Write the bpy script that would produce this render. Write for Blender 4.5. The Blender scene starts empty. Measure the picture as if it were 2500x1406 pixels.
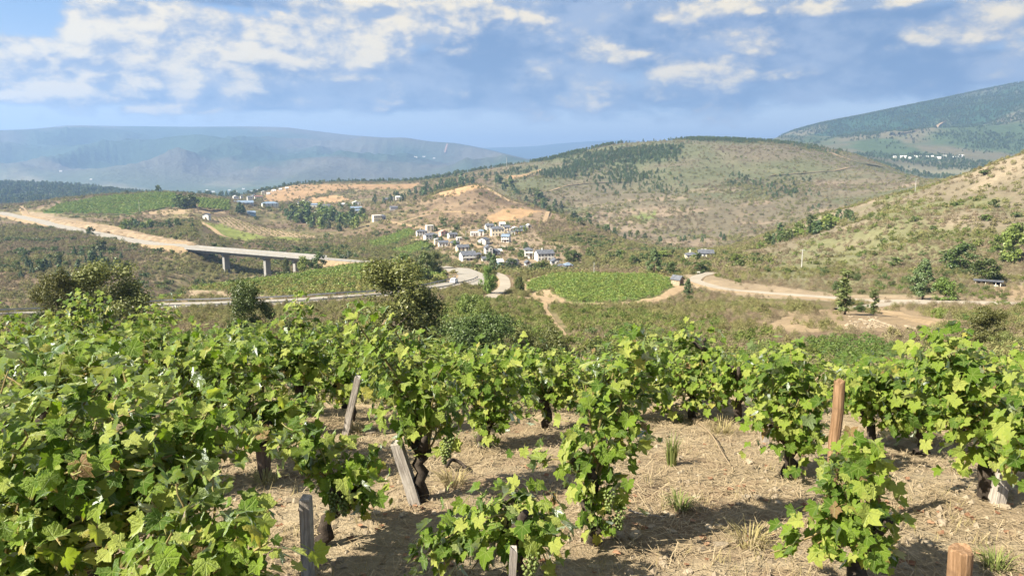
import bpy, math, random
import numpy as np
from mathutils import Vector, Matrix
R = math.radians
C = bpy.context.scene.collection
SC = bpy.context.scene
rng = np.random.default_rng(11)
random.seed(5)

# ------------------------------------------------------------------ camera
F, CX, CY, HORIZON = 1819.0, 1250.0, 703.0, 400.0
PITCH = math.atan((CY - HORIZON) / F)
SP, CP = math.sin(PITCH), math.cos(PITCH)
cam_d = bpy.data.cameras.new('camera')
cam = bpy.data.objects.new('camera', cam_d)
C.objects.link(cam)
cam.location = (0, 0, 0)
cam.rotation_euler = (math.pi / 2 - PITCH, 0, 0)
cam_d.sensor_width = 36.0
cam_d.lens = 36.0 * F / 2500.0
cam_d.clip_start = 0.05
cam_d.clip_end = 40000
SC.camera = cam

# ------------------------------------------------------------------ light, exposure
SUN_EL = 41.0
SUN_AZ = -118.0          # degrees from +Y (view direction), clockwise; the sun stands left of and a little behind the camera
SC.view_settings.view_transform = 'Standard'
SC.view_settings.look = 'None'
SC.view_settings.exposure = 1.85
SC.view_settings.gamma = 1.0
SC.view_settings.use_curve_mapping = False
sun_d = bpy.data.lights.new('sun', 'SUN')
sun_d.energy = 4.8
sun_d.angle = R(0.53)
sun_d.color = (1.0, 0.92, 0.78)
sun = bpy.data.objects.new('sun', sun_d)
C.objects.link(sun)
_ds = Vector((math.sin(R(SUN_AZ)) * math.cos(R(SUN_EL)), math.cos(R(SUN_AZ)) * math.cos(R(SUN_EL)), math.sin(R(SUN_EL))))
sun.rotation_euler = _ds.to_track_quat('Z', 'Y').to_euler()
sun.location = (-30, -20, 60)

SC.render.engine = 'CYCLES'
SC.cycles.use_denoising = True
SC.cycles.max_bounces = 6
SC.cycles.diffuse_bounces = 3
SC.cycles.glossy_bounces = 2
SC.cycles.transmission_bounces = 4
SC.cycles.volume_bounces = 0
SC.cycles.transparent_max_bounces = 8
SC.cycles.caustics_reflective = False
SC.cycles.caustics_refractive = False


# ------------------------------------------------------------------ node helper
class NT:
    def __init__(self, tree):
        self.t = tree
        self.n = tree.nodes
        self.l = tree.links
        self.n.clear()

    def node(self, typ, **kw):
        nd = self.n.new(typ)
        for k, v in kw.items():
            setattr(nd, k, v)
        return nd

    def set(self, sock, v):
        if hasattr(v, 'is_linked') or isinstance(v, bpy.types.NodeSocket):
            self.l.new(v, sock)
        elif v is not None:
            if sock.type == 'RGBA' and len(v) == 3:
                v = (*v, 1)
            sock.default_value = v

    def m(self, op, a, b=None, c=None, clamp=False):
        nd = self.node('ShaderNodeMath', operation=op)
        nd.use_clamp = clamp
        for i, v in enumerate((a, b, c)):
            if v is not None:
                self.set(nd.inputs[i], v)
        return nd.outputs[0]

    def vm(self, op, a, b=None):
        nd = self.node('ShaderNodeVectorMath', operation=op)
        self.set(nd.inputs[0], a)
        if b is not None:
            self.set(nd.inputs[1], b)
        return nd.outputs[0]

    def mix(self, f, a, b, typ='RGBA', blend='MIX'):
        nd = self.node('ShaderNodeMix', data_type=typ)
        if typ == 'RGBA':
            nd.blend_type = blend
        ins = [s for s in nd.inputs if s.enabled and s.type == ('RGBA' if typ == 'RGBA' else 'VALUE' if typ == 'FLOAT' else 'VECTOR')]
        if typ == 'RGBA':
            self.set(nd.inputs['Factor'] if nd.inputs['Factor'].enabled else nd.inputs[0], f)
            self.set(nd.inputs[6], a)
            self.set(nd.inputs[7], b)
            return nd.outputs[2]
        self.set(nd.inputs[0], f)
        self.set(nd.inputs[2], a)
        self.set(nd.inputs[3], b)
        return nd.outputs[0]

    def ss(self, x, lo, hi, a=0.0, b=1.0):
        nd = self.node('ShaderNodeMapRange', interpolation_type='SMOOTHSTEP')
        self.set(nd.inputs[0], x)
        self.set(nd.inputs[1], lo)
        self.set(nd.inputs[2], hi)
        self.set(nd.inputs[3], a)
        self.set(nd.inputs[4], b)
        return nd.outputs[0]

    def noise(self, vec, scale, detail=4.0, rough=0.55, dist=0.0, lac=2.0):
        nd = self.node('ShaderNodeTexNoise')
        self.set(nd.inputs['Vector'], vec)
        self.set(nd.inputs['Scale'], scale)
        self.set(nd.inputs['Detail'], detail)
        self.set(nd.inputs['Roughness'], rough)
        self.set(nd.inputs['Distortion'], dist)
        self.set(nd.inputs['Lacunarity'], lac)
        return nd.outputs[0]


def px_dir(u, v):
    x = (u - CX) / F
    yu = (CY - v) / F
    return x, CP + SP * yu, -SP + CP * yu


def az_el(u, v):
    x, y, z = px_dir(u, v)
    return math.atan2(x, y), math.asin(z / math.sqrt(x * x + y * y + z * z))


# ------------------------------------------------------------------ sky
world = bpy.data.worlds.new('World')
SC.world = world
world.use_nodes = True
w = NT(world.node_tree)
sky = w.node('ShaderNodeTexSky', sky_type='NISHITA')
sky.sun_disc = False
sky.sun_elevation = R(SUN_EL)
sky.sun_rotation = R(SUN_AZ)
sky.air_density = 1.3
sky.dust_density = 0.35
sky.ozone_density = 1.6
sky.altitude = 500
tc = w.node('ShaderNodeTexCoord')
sep = w.node('ShaderNodeSeparateXYZ')
w.l.new(tc.outputs['Generated'], sep.inputs[0])
dx, dy, dz = sep.outputs
az = w.m('ARCTAN2', dx, dy)
el = w.m('ARCSINE', dz)
pc = w.node('ShaderNodeCombineXYZ')
w.set(pc.inputs[0], w.m('MULTIPLY', az, 1.0))
w.set(pc.inputs[1], w.m('MULTIPLY', el, 1.75))
w.set(pc.inputs[2], 3.7)
P = pc.outputs[0]
OFF = (-0.016, 0.024, 0.0)         # a step towards the sun, for the relief of the clouds
P2 = w.vm('ADD', P, OFF)


def puffs(p_):
    """billows: rounded heads with creases between them"""
    n_ = w.noise(p_, 11.0, 2.0, 0.55, 0.15)
    m_ = w.noise(p_, 27.0, 4.0, 0.62, 0.2)
    bil = w.m('ADD', w.m('ABSOLUTE', w.m('SUBTRACT', n_, 0.5)), w.m('MULTIPLY', w.m('ABSOLUTE', w.m('SUBTRACT', m_, 0.5)), 0.6))
    return w.m('ADD', 0.5, w.m('MULTIPLY', w.m('SUBTRACT', bil, 0.145), 1.5))


def field(p_):
    return w.noise(p_, 5.2, 6.0, 0.56, 0.2), puffs(p_)


big, fine = field(P)
bigs, fines = field(P2)


def blob(u, v, ru, rv, amp):
    a0, e0 = az_el(u, v)
    ra, re = ru / F, rv / F
    qa = w.m('MULTIPLY', w.m('SUBTRACT', az, a0), 1.0 / ra)
    qe = w.m('MULTIPLY', w.m('SUBTRACT', el, e0), 1.0 / re)
    d = w.m('ADD', w.m('MULTIPLY', qa, qa), w.m('MULTIPLY', qe, qe))
    return w.m('MULTIPLY', w.m('EXPONENT', w.m('MULTIPLY', d, -1.0)), amp)


def total(lst):
    acc = blob(*lst[0])
    for b in lst[1:]:
        acc = w.m('ADD', acc, blob(*b))
    return acc


# bright cumulus banks, grey-blue undersides and clear gaps of this sky
bright = total([(560, 90, 420, 95, .10), (235, 95, 75, 75, .42), (330, 90, 110, 62, .36), (480, 75, 140, 60, .40), (270, 160, 130, 26, .30), (400, 180, 70, 16, .22), (900, 55, 150, 75, .42), (790, 130, 110, 46, .36), (1050, 60, 90, 60, .34), (720, 70, 90, 50, .2),
                (40, 108, 70, 24, .40), (60, 165, 90, 20, .36), (200, 212, 190, 20, .40), (110, 245, 110, 12, .28), (890, 130, 60, 24, .28), (850, 192, 80, 10, .26), (330, 268, 40, 8, .2), (180, 280, 40, 8, .16),
                (460, 268, 66, 12, .34), (1840, 0, 260, 22, .42), (1190, 24, 100, 34, .36), (2270, 90, 80, 38, .38), (2470, 60, 70, 56, .46), (2150, 8, 300, 20, .36), (1530, 130, 120, 20, .26), (1620, 40, 30, 20, .25),
                (1690, 184, 120, 24, .38), (1930, 184, 90, 12, .30), (1840, 110, 70, 34, .28), (1450, 115, 40, 36, .26), (1760, 295, 60, 22, .16), (1140, 238, 20, 14, .28), (30, 30, 60, 30, .22), (1300, 60, 60, 30, .2), (1750, 80, 90, 18, .22)])
grey = total([(560, 200, 330, 46, .46), (1000, 190, 240, 56, .42), (1200, 230, 260, 34, .26), (1480, 65, 220, 64, .56), (1650, 85, 130, 50, .36), (1250, 120, 180, 80, .38),
              (1800, 50, 260, 36, .34), (2080, 95, 250, 55, .46), (1900, 150, 260, 34, .30), (2430, 30, 90, 36, .3), (650, 0, 300, 18, .5), (1330, 0, 220, 24, .36), (1950, 230, 420, 40, .20), (60, 205, 150, 22, .24), (2300, 170, 200, 34, .3), (130, 190, 140, 30, .25), (700, 240, 260, 20, .2)])
clear = total([(80, 60, 80, 46, .55), (140, 118, 34, 20, .3), (1150, 345, 900, 40, .25)])
def body(b_, f_):
    return w.m('ADD', w.m('MULTIPLY', w.m('SUBTRACT', b_, 0.5), 1.15), w.m('MULTIPLY', w.m('SUBTRACT', f_, 0.5), 0.95))


nz, nzs = body(big, fine), body(bigs, fines)
hi = w.ss(el, 0.24, 0.42, 0.0, 0.30)       # unseen cloud cover overhead, thickened to add fill light
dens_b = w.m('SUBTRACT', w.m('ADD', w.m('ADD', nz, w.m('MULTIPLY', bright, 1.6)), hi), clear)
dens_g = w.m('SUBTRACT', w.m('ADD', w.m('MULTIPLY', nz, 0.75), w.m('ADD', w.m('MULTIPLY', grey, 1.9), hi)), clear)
a_b = w.m('POWER', w.ss(dens_b, 0.02, 0.40), 0.9)
a_g = w.ss(dens_g, -0.06, 0.34)
# relief of the cumulus: brighter on the side towards the sun
rel = w.m('SUBTRACT', nz, nzs)
lit = w.ss(rel, -0.24, 0.20)
lit = w.m('MULTIPLY', lit, w.ss(dens_b, 0.05, 0.50, 0.30, 1.0))
EXPO = 2 ** SC.view_settings.exposure
STR = 0.10


def disp(r, g, b):      # display-linear colour -> sky texture units
    return (r / EXPO / STR, g / EXPO / STR, b / EXPO / STR)


col_lit = w.mix(lit, disp(.36, .45, .60), disp(1.16, .99, .68))
col_grey = w.mix(w.ss(w.m('ADD', w.noise(P, 7.0, 7.0, 0.58), w.m('MULTIPLY', rel, .35)), 0.36, 0.66), disp(.16, .275, .48), disp(.40, .49, .65))
hz = w.mix(w.ss(el, 0.0, 0.19), disp(.60, .68, .83), disp(.155, .315, .61))
hz2 = w.mix(0.86, sky.outputs[0], hz)
c1 = w.mix(w.m('MULTIPLY', a_g, 0.93), hz2, col_grey)
c2 = w.mix(w.m('MULTIPLY', a_b, 0.95), c1, col_lit)
bg = w.node('ShaderNodeBackground')
w.set(bg.inputs[0], c2)
w.set(bg.inputs[1], STR)
wo = w.node('ShaderNodeOutputWorld')
w.l.new(bg.outputs[0], wo.inputs[0])


# ------------------------------------------------------------------ mesh helpers
def mesh_np(name, verts, faces, col=None, smooth=False, mats=None, mat_idx=None):
    """verts (n,3); faces: (m,k) array or a list of arrays of different k."""
    if not isinstance(faces, list):
        faces = [faces]
    faces = [np.asarray(f, dtype=np.int32) for f in faces if len(f)]
    me = bpy.data.meshes.new(name)
    verts = np.asarray(verts, dtype=np.float32)
    me.vertices.add(len(verts))
    me.vertices.foreach_set('co', verts.ravel())
    nl = sum(f.size for f in faces)
    nf = sum(len(f) for f in faces)
    me.loops.add(nl)
    me.loops.foreach_set('vertex_index', np.concatenate([f.ravel() for f in faces]))
    me.polygons.add(nf)
    tot = np.concatenate([np.full(len(f), f.shape[1], dtype=np.int32) for f in faces])
    st = np.zeros(nf, dtype=np.int32)
    st[1:] = np.cumsum(tot)[:-1]
    me.polygons.foreach_set('loop_start', st)
    if mat_idx is not None:
        me.polygons.foreach_set('material_index', np.asarray(mat_idx, dtype=np.int32))
    me.polygons.foreach_set('use_smooth', np.full(nf, bool(smooth)))
    me.update(calc_edges=True)
    if col is not None:
        a = me.color_attributes.new('Col', 'FLOAT_COLOR', 'POINT')
        cc = np.ones((len(verts), 4), dtype=np.float32)
        cc[:, :3] = col
        a.data.foreach_set('color', cc.ravel())
    for mt in (mats or []):
        me.materials.append(mt)
    return me


def link(name, data, parent=None, loc=None, rz=0.0):
    o = bpy.data.objects.new(name, data)
    C.objects.link(o)
    if parent is not None:
        o.parent = parent
    if loc is not None:
        o.location = loc
    if rz:
        o.rotation_euler = (0, 0, rz)
    return o


def tag(o, label=None, cat=None, group=None, kind=None):
    if label:
        o['label'] = label
    if cat:
        o['category'] = cat
    if group:
        o['group'] = group
    if kind:
        o['kind'] = kind
    return o


def thing(name, label, cat, loc, rz=0.0, group=None):
    return tag(link(name, None, None, loc, rz), label, cat, group)


def copy_tree(o, parent=None):
    c = o.copy()
    C.objects.link(c)
    if parent is not None:
        c.parent = parent
    for ch in list(o.children):
        copy_tree(ch, c)
    return c


class MB:
    """collects boxes, tubes and faces of one mesh"""
    def __init__(self):
        self.v = []
        self.f = {}
        self.n = 0

    def add(self, verts, faces):
        verts = np.asarray(verts, dtype=float).reshape(-1, 3)
        for f in faces:
            self.f.setdefault(len(f), []).append([i + self.n for i in f])
        self.v.append(verts)
        self.n += len(verts)

    def box(self, c, s, rz=0.0):
        x, y, z = s[0] / 2, s[1] / 2, s[2] / 2
        p = np.array([(-x, -y, -z), (x, -y, -z), (x, y, -z), (-x, y, -z), (-x, -y, z), (x, -y, z), (x, y, z), (-x, y, z)])
        if rz:
            ca, sa = math.cos(rz), math.sin(rz)
            p[:, :2] = p[:, :2] @ np.array([[ca, sa], [-sa, ca]])
        self.add(p + np.array(c), [(3, 2, 1, 0), (4, 5, 6, 7), (0, 1, 5, 4), (1, 2, 6, 5), (2, 3, 7, 6), (3, 0, 4, 7)])

    def tube(self, pts, rads, n=6, cap=True):
        pts = np.asarray(pts, float)
        k = len(pts)
        rads = np.broadcast_to(np.asarray(rads, float), (k,))
        tan = np.gradient(pts, axis=0)
        tan /= np.linalg.norm(tan, axis=1)[:, None] + 1e-9
        ref = np.array([0.31, 0.83, 0.46])
        vs = []
        for i in range(k):
            a = np.cross(tan[i], ref)
            a /= np.linalg.norm(a) + 1e-9
            b = np.cross(tan[i], a)
            th = np.arange(n) * 2 * math.pi / n
            vs.append(pts[i] + rads[i] * (np.cos(th)[:, None] * a + np.sin(th)[:, None] * b))
        fs = []
        for i in range(k - 1):
            for j in range(n):
                j2 = (j + 1) % n
                fs.append((i * n + j, i * n + j2, (i + 1) * n + j2, (i + 1) * n + j))
        if cap:
            fs.append(tuple(range(n - 1, -1, -1)))
            fs.append(tuple((k - 1) * n + j for j in range(n)))
        self.add(np.concatenate(vs), fs)

    def mesh(self, name, mat=None, smooth=False):
        return mesh_np(name, np.concatenate(self.v), [np.array(x) for x in self.f.values()], smooth=smooth, mats=[mat] if mat else None)

    def build(self, name, mat, parent=None, loc=None, rz=0.0, smooth=False):
        return link(name, self.mesh(name, mat, smooth), parent, loc, rz)


# ------------------------------------------------------------------ value noise
_perm = rng.permutation(4096)
_val = rng.random(4096) * 2 - 1


def vnoise(x, y, seed=0):
    xi, yi = np.floor(x).astype(np.int64), np.floor(y).astype(np.int64)
    fx, fy = x - xi, y - yi
    fx = fx * fx * fx * (fx * (fx * 6 - 15) + 10)
    fy = fy * fy * fy * (fy * (fy * 6 - 15) + 10)

    def h(a, b):
        return _val[_perm[(_perm[(a + seed * 131) & 4095] + b) & 4095]]
    return (h(xi, yi) * (1 - fx) + h(xi + 1, yi) * fx) * (1 - fy) + (h(xi, yi + 1) * (1 - fx) + h(xi + 1, yi + 1) * fx) * fy


def fbm(x, y, lam, octv=4, seed=0, gain=0.5, ridged=False):
    x, y = np.asarray(x, float), np.asarray(y, float)
    t, a, f = 0.0, 1.0, 1.0 / lam
    for o in range(octv):
        q = vnoise(x * f + 17.3 * o, y * f - 9.1 * o, seed + o)
        if ridged:
            q = 1 - 2 * np.abs(q)
        t = t + a * q
        a *= gain
        f *= 2.03
    return t


def sst(x, a, b):
    t = np.clip((np.asarray(x, float) - a) / (b - a), 0, 1)
    return t * t * (3 - 2 * t)
# ------------------------------------------------------------------ terrain
def zn(x, y):
    """ground height of the vineyard field the photographer stands in (eye at z = 0)"""
    x, y = np.asarray(x, float), np.asarray(y, float)
    yy = np.clip(y, -6, 60)
    c = 0.25 + 0.75 * sst(x, -5.0, 0.5)
    z = -1.55 - 0.01 * yy - 0.0155 * np.clip(yy, 0, None) ** 2 - c * 0.016 * np.clip(yy - 5.5, 0, None) ** 2
    return z


def zn_full(x, y):
    # furrow swells, clods and hummocks
    z = zn(x, y) + 0.035 * fbm(x, y, 1.3, 3, 3) + 0.014 * fbm(x, y, 0.23, 3, 8) + 0.007 * fbm(x, y, 0.06, 2, 12)
    # the low earth bank on the right of the open soil
    z = z + 0.24 * np.exp(-(((x - 1.95) / 0.62) ** 4 + ((y - 6.9) / 0.42) ** 2))
    return z


def s_of_v(v):
    yu = (CY - np.asarray(v, float)) / F
    return (-SP + CP * yu) / (CP + SP * yu)


def t_of(u, v):
    yu = (CY - np.asarray(v, float)) / F
    return ((np.asarray(u, float) - CX) / F) / (CP + SP * yu)


LAYERS = [
    # a1 hidden foot of the field
    [(-400, 930, 40), (0, 930, 40), (600, 940, 42), (1250, 960, 42), (1900, 950, 40), (2500, 930, 38)],
    # a2 first slope
    [(-400, 830, 80), (0, 825, 80), (500, 840, 78), (950, 850, 72), (1250, 868, 66), (1500, 872, 66), (1800, 880, 60), (1960, 878, 60), (2170, 878, 60), (2350, 865, 60), (2500, 860, 60)],
    # a3 front edge of the road / plateau
    [(-400, 790, 140), (0, 785, 140), (400, 772, 150), (700, 762, 152), (900, 752, 155), (1080, 735, 175), (1200, 738, 180), (1300, 750, 176), (1450, 748, 180), (1600, 738, 184), (1750, 735, 168), (1900, 752, 140), (2050, 800, 92), (2150, 812, 84), (2250, 800, 90), (2350, 775, 105), (2500, 770, 112)],
    # a4 back of the plateau, foot of the right slope
    [(-400, 765, 180), (0, 765, 180), (250, 755, 186), (400, 738, 200), (455, 710, 250), (560, 697, 285), (700, 677, 315), (860, 652, 345), (1000, 648, 348), (1090, 656, 345), (1180, 662, 328), (1280, 672, 270), (1420, 668, 262), (1560, 670, 256), (1650, 672, 246), (1740, 675, 240), (1850, 700, 205), (2000, 725, 175), (2150, 735, 165), (2300, 738, 163), (2500, 742, 160)],
    # a5 gorge / river hidden, right slope goes on
    [(-400, 770, 240), (0, 775, 240), (250, 765, 250), (400, 755, 290), (500, 738, 350), (600, 722, 385), (720, 698, 398), (860, 655, 415), (1000, 660, 410), (1100, 672, 385), (1250, 668, 375), (1400, 664, 365), (1500, 662, 345), (1650, 655, 330), (1740, 648, 330), (1850, 640, 300), (2000, 652, 255), (2150, 655, 235), (2300, 655, 230), (2500, 660, 225)],
    # a6 far side of the gorge, lower village, right slope middle
    [(-400, 650, 400), (0, 650, 400), (250, 640, 420), (450, 648, 445), (600, 655, 475), (750, 640, 490), (900, 622, 500), (1000, 630, 480), (1100, 638, 455), (1200, 640, 445), (1300, 640, 440), (1400, 645, 430), (1500, 630, 450), (1600, 622, 450), (1700, 622, 440), (1850, 602, 430), (2000, 570, 390), (2150, 540, 360), (2250, 525, 345), (2350, 510, 335), (2500, 490, 325)],
    # a7 highway bench left, upper village, crest of the right slope
    [(-400, 560, 620), (0, 560, 640), (100, 565, 610), (250, 585, 540), (380, 600, 500), (480, 607, 470), (600, 592, 590), (750, 590, 640), (900, 588, 630), (1000, 588, 590), (1100, 590, 560), (1200, 592, 540), (1300, 592, 540), (1400, 588, 550), (1500, 597, 530), (1600, 612, 520), (1700, 616, 520), (1760, 612, 520), (1850, 583, 530), (2000, 527, 520), (2130, 492, 500), (2250, 462, 480), (2350, 430, 460), (2500, 375, 430), (2800, 270, 400)],
    # a8 road cut, foot of the green hill, village top, dip behind the right slope
    [(-400, 530, 800), (0, 528, 800), (60, 530, 780), (110, 522, 780), (300, 524, 760), (480, 520, 740), (560, 535, 760), (650, 548, 800), (750, 548, 820), (850, 545, 800), (900, 540, 760), (1000, 545, 700), (1100, 552, 660), (1200, 552, 650), (1300, 552, 650), (1400, 552, 650), (1500, 580, 590), (1600, 614, 570), (1700, 618, 570), (1850, 600, 600), (2000, 545, 600), (2130, 512, 590), (2250, 485, 580), (2350, 455, 560), (2500, 400, 540), (2800, 300, 520)],
    # a9 crest of the green hill, spur crest
    [(-400, 505, 950), (0, 503, 950), (60, 500, 950), (130, 488, 950), (250, 477, 950), (400, 471, 960), (500, 478, 950), (560, 488, 950), (620, 502, 960), (750, 512, 980), (850, 512, 980), (900, 508, 980), (1000, 490, 960), (1080, 469, 940), (1165, 448, 920), (1200, 468, 900), (1240, 488, 870), (1330, 513, 810), (1400, 536, 760), (1500, 577, 650), (1570, 603, 610), (1650, 612, 620), (1750, 612, 640), (1850, 590, 690), (2000, 545, 720), (2130, 512, 720), (2250, 485, 720), (2500, 420, 700), (2800, 320, 700)],
    # a10 behind them; foot of the middle hill
    [(-400, 512, 1200), (0, 510, 1200), (130, 498, 1200), (250, 488, 1200), (400, 482, 1200), (550, 492, 1180), (620, 496, 1150), (750, 498, 1130), (900, 488, 1120), (1000, 476, 1120), (1080, 466, 1120), (1165, 458, 1120), (1240, 494, 1040), (1330, 522, 960), (1400, 545, 880), (1500, 582, 760), (1600, 600, 720), (1700, 600, 730), (1850, 575, 800), (2000, 535, 860), (2130, 505, 880), (2250, 480, 900), (2500, 425, 900), (2800, 330, 900)],
    # a11 crest of the ochre hill, middle flank of the hill
    [(-400, 500, 1600), (0, 500, 1600), (200, 490, 1600), (400, 484, 1500), (560, 484, 1450), (640, 470, 1450), (720, 451, 1450), (820, 446, 1450), (1000, 446, 1450), (1080, 440, 1420), (1165, 434, 1400), (1240, 432, 1360), (1330, 440, 1300), (1400, 460, 1230), (1500, 480, 1150), (1600, 490, 1080), (1700, 480, 1100), (1850, 470, 1120), (2000, 455, 1150), (2130, 448, 1180), (2250, 452, 1150), (2500, 430, 1150), (2800, 330, 1150)],
    # a12 crest of the middle hill, wooded rise on the left
    [(-400, 450, 2300), (0, 452, 2300), (150, 458, 2300), (250, 466, 2250), (330, 478, 2200), (450, 486, 1900), (600, 480, 1800), (720, 460, 1700), (820, 453, 1700), (1000, 448, 1680), (1080, 434, 1680), (1165, 416, 1680), (1240, 405, 1680), (1330, 391, 1680), (1400, 373, 1680), (1500, 352, 1680), (1600, 345, 1680), (1700, 340, 1680), (1800, 342, 1680), (1900, 348, 1680), (2000, 360, 1680), (2080, 375, 1680), (2150, 400, 1660), (2210, 425, 1640), (2280, 448, 1600), (2400, 445, 1600), (2500, 440, 1600), (2800, 340, 1600)],
    # a13 dip
    [(-400, 458, 2900), (0, 460, 2900), (200, 468, 2800), (400, 482, 2600), (600, 480, 2500), (800, 464, 2400), (1000, 458, 2400), (1165, 432, 2300), (1330, 410, 2300), (1500, 370, 2200), (1700, 358, 2200), (1900, 364, 2200), (2000, 368, 2150), (2080, 380, 2100), (2150, 402, 2000), (2210, 425, 1950), (2280, 440, 1900), (2400, 428, 1900), (2500, 420, 1900), (2800, 350, 1900)],
    # a14 valley floor, plateau with the far right hamlet
    [(-400, 460, 4200), (0, 462, 4200), (250, 468, 4200), (500, 474, 4200), (700, 468, 4200), (850, 458, 4200), (1000, 450, 4200), (1165, 425, 4000), (1330, 405, 3800), (1500, 375, 3400), (1700, 362, 3200), (1900, 362, 2900), (2050, 374, 2700), (2200, 384, 2600), (2350, 384, 2600), (2500, 384, 2600), (2800, 360, 2600)],
    # a15 middle of the mountain sides
    [(-400, 420, 6000), (0, 418, 6000), (250, 422, 6000), (500, 428, 6000), (700, 425, 6000), (900, 420, 6000), (1080, 408, 6000), (1240, 402, 6000), (1400, 385, 5500), (1600, 372, 4500), (1750, 360, 4000), (1850, 354, 3600), (1950, 350, 3500), (2050, 345, 3450), (2200, 328, 3450), (2350, 305, 3450), (2500, 285, 3450), (2800, 260, 3450)],
    # a16 crests of the mountains
    [(-400, 330, 8500), (-100, 322, 8500), (0, 318, 8500), (80, 315, 8500), (170, 306, 8500), (300, 308, 8500), (450, 310, 8500), (600, 309, 8500), (700, 311, 8500), (760, 319, 8500), (850, 330, 8500), (950, 337, 8500), (985, 335, 8500), (1050, 346, 8500), (1110, 349, 8500), (1180, 362, 8500), (1250, 379, 8400), (1300, 391, 8200), (1400, 392, 8000), (1600, 375, 6800), (1750, 360, 5600), (1830, 350, 4900), (1880, 343, 4700), (1930, 322, 4600), (2000, 303, 4600), (2020, 299, 4600), (2100, 284, 4600), (2200, 263, 4600), (2300, 243, 4600), (2400, 221, 4600), (2500, 200, 4600), (2600, 192, 4600), (2800, 215, 4600)],
    # a17 behind
    [(-400, 350, 11000), (0, 345, 11000), (700, 345, 11000), (1000, 368, 11000), (1180, 385, 11000), (1300, 398, 11000), (1500, 385, 11000), (1700, 370, 8800), (1800, 352, 7400), (1850, 345, 6600), (1900, 336, 6200), (1960, 335, 6200), (2100, 310, 6400), (2500, 240, 6400), (2800, 240, 6400)],
    # a18 farthest blue ridge
    [(-400, 370, 14500), (700, 370, 14500), (1000, 366, 14500), (1190, 361, 14500), (1310, 357, 14500), (1360, 351, 14500), (1430, 346, 14500), (1500, 343, 14500), (1540, 342, 14500), (1600, 350, 14500), (1800, 365, 14000), (2000, 370, 13000), (2800, 370, 13000)],
    # a19 drop beyond
    [(-400, 400, 17000), (2800, 400, 17000)],
]

tc_in = np.arange(-0.745, 0.7451, 0.0018)
tc_out = 0.745 + 0.01 * (1.13 ** np.arange(1, 26) - 1) / 0.13
TT = np.concatenate([-tc_out[::-1], tc_in, tc_out])
nT = len(TT)
knD, knS = [np.full(nT, 14.0)], [zn(14 * TT, 14.0 + 0 * TT) / 14.0]
tg = np.linspace(-1.0, 1.0, 2001)
ker = np.exp(-0.5 * (np.arange(-30, 31) / 7.0) ** 2)
ker /= ker.sum()
for L in LAYERS:
    L = np.array(L, float)
    tk = t_of(L[:, 0], L[:, 1])
    o = np.argsort(tk)
    s_g = np.interp(tg, tk[o], s_of_v(L[o, 1]))
    d_g = np.interp(tg, tk[o], np.log(L[o, 2]))
    s_g = np.convolve(np.pad(s_g, 30, 'edge'), ker, 'valid')
    d_g = np.convolve(np.pad(d_g, 30, 'edge'), ker, 'valid')
    knS.append(np.interp(TT, tg, s_g))
    knD.append(np.exp(np.interp(TT, tg, d_g)))
knD, knS = np.array(knD), np.array(knS)
for k in range(1, len(knD)):
    knD[k] = np.maximum(knD[k], knD[k - 1] * 1.03)
NSUB = [16, 10, 26, 22, 20, 24, 26, 20, 24, 12, 18, 26, 10, 10, 22, 26, 6, 6, 3]
lx = np.log(knD)
# monotone cubic (Fritsch-Carlson) along each column
h_ = np.diff(lx, axis=0)
dl = np.diff(knS, axis=0) / h_
mm = np.zeros_like(knS)
w1, w2 = 2 * h_[1:] + h_[:-1], h_[1:] + 2 * h_[:-1]
same = dl[:-1] * dl[1:] > 0
with np.errstate(divide='ignore', invalid='ignore'):
    hm = (w1 + w2) / (w1 / dl[:-1] + w2 / dl[1:])
mm[1:-1] = np.where(same, hm, 0)
mm[0], mm[-1] = dl[0], dl[-1]
rowsD, rowsS, rowW = [], [], []
for k in range(len(h_)):
    for q in range(NSUB[k] if k < len(NSUB) else 8):
        a = q / NSUB[k]
        h00, h10, h01, h11 = 2 * a ** 3 - 3 * a ** 2 + 1, a ** 3 - 2 * a ** 2 + a, -2 * a ** 3 + 3 * a ** 2, a ** 3 - a ** 2
        rowsS.append(h00 * knS[k] + h10 * h_[k] * mm[k] + h01 * knS[k + 1] + h11 * h_[k] * mm[k + 1])
        rowsD.append(np.exp(lx[k] + a * h_[k]))
        rowW.append(k + a)
rowsS.append(knS[-1]); rowsD.append(knD[-1]); rowW.append(float(len(h_)))
GD, GS, GW = np.array(rowsD), np.array(rowsS), np.array(rowW)
GX = GD * TT[None, :]
GZ = GS * GD


def bump(w, a, b, c, d):
    return sst(w, a, b) * (1 - sst(w, c, d))


Wc = GW[:, None] + 0 * TT[None, :]
U_ = TT[None, :] * F + CX          # rough picture column, used to weight the relief of each hill
n1 = fbm(GX, GD, 60, 4, 21)
n2 = fbm(GX, GD, 18, 3, 31)
n3 = fbm(GX, GD, 900, 5, 41, ridged=True)
n4 = fbm(GX, GD, 240, 4, 51, ridged=True)
n5 = fbm(GX, GD, 2600, 3, 61, ridged=True)
GZ = GZ + n2 * 0.35 * bump(Wc, 1.2, 2.0, 7.0, 8.0) * sst(GD, 40, 110)
GZ = GZ + n1 * 1.1 * bump(Wc, 5.0, 5.6, 6.6, 7.0)
rt = sst(U_, 1750, 1950)
GZ = GZ + (n1 * 1.7 + n2 * 0.6) * rt * bump(Wc, 4.3, 5.2, 6.7, 7.0)
GZ = GZ + (n4 * 4.5 + n1 * 1.6) * bump(Wc, 9.3, 10.2, 11.6, 12.0) * sst(U_, 1150, 1300)
GZ = GZ + (n1 * 1.2) * bump(Wc, 7.3, 8.0, 8.7, 9.0)
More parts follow.
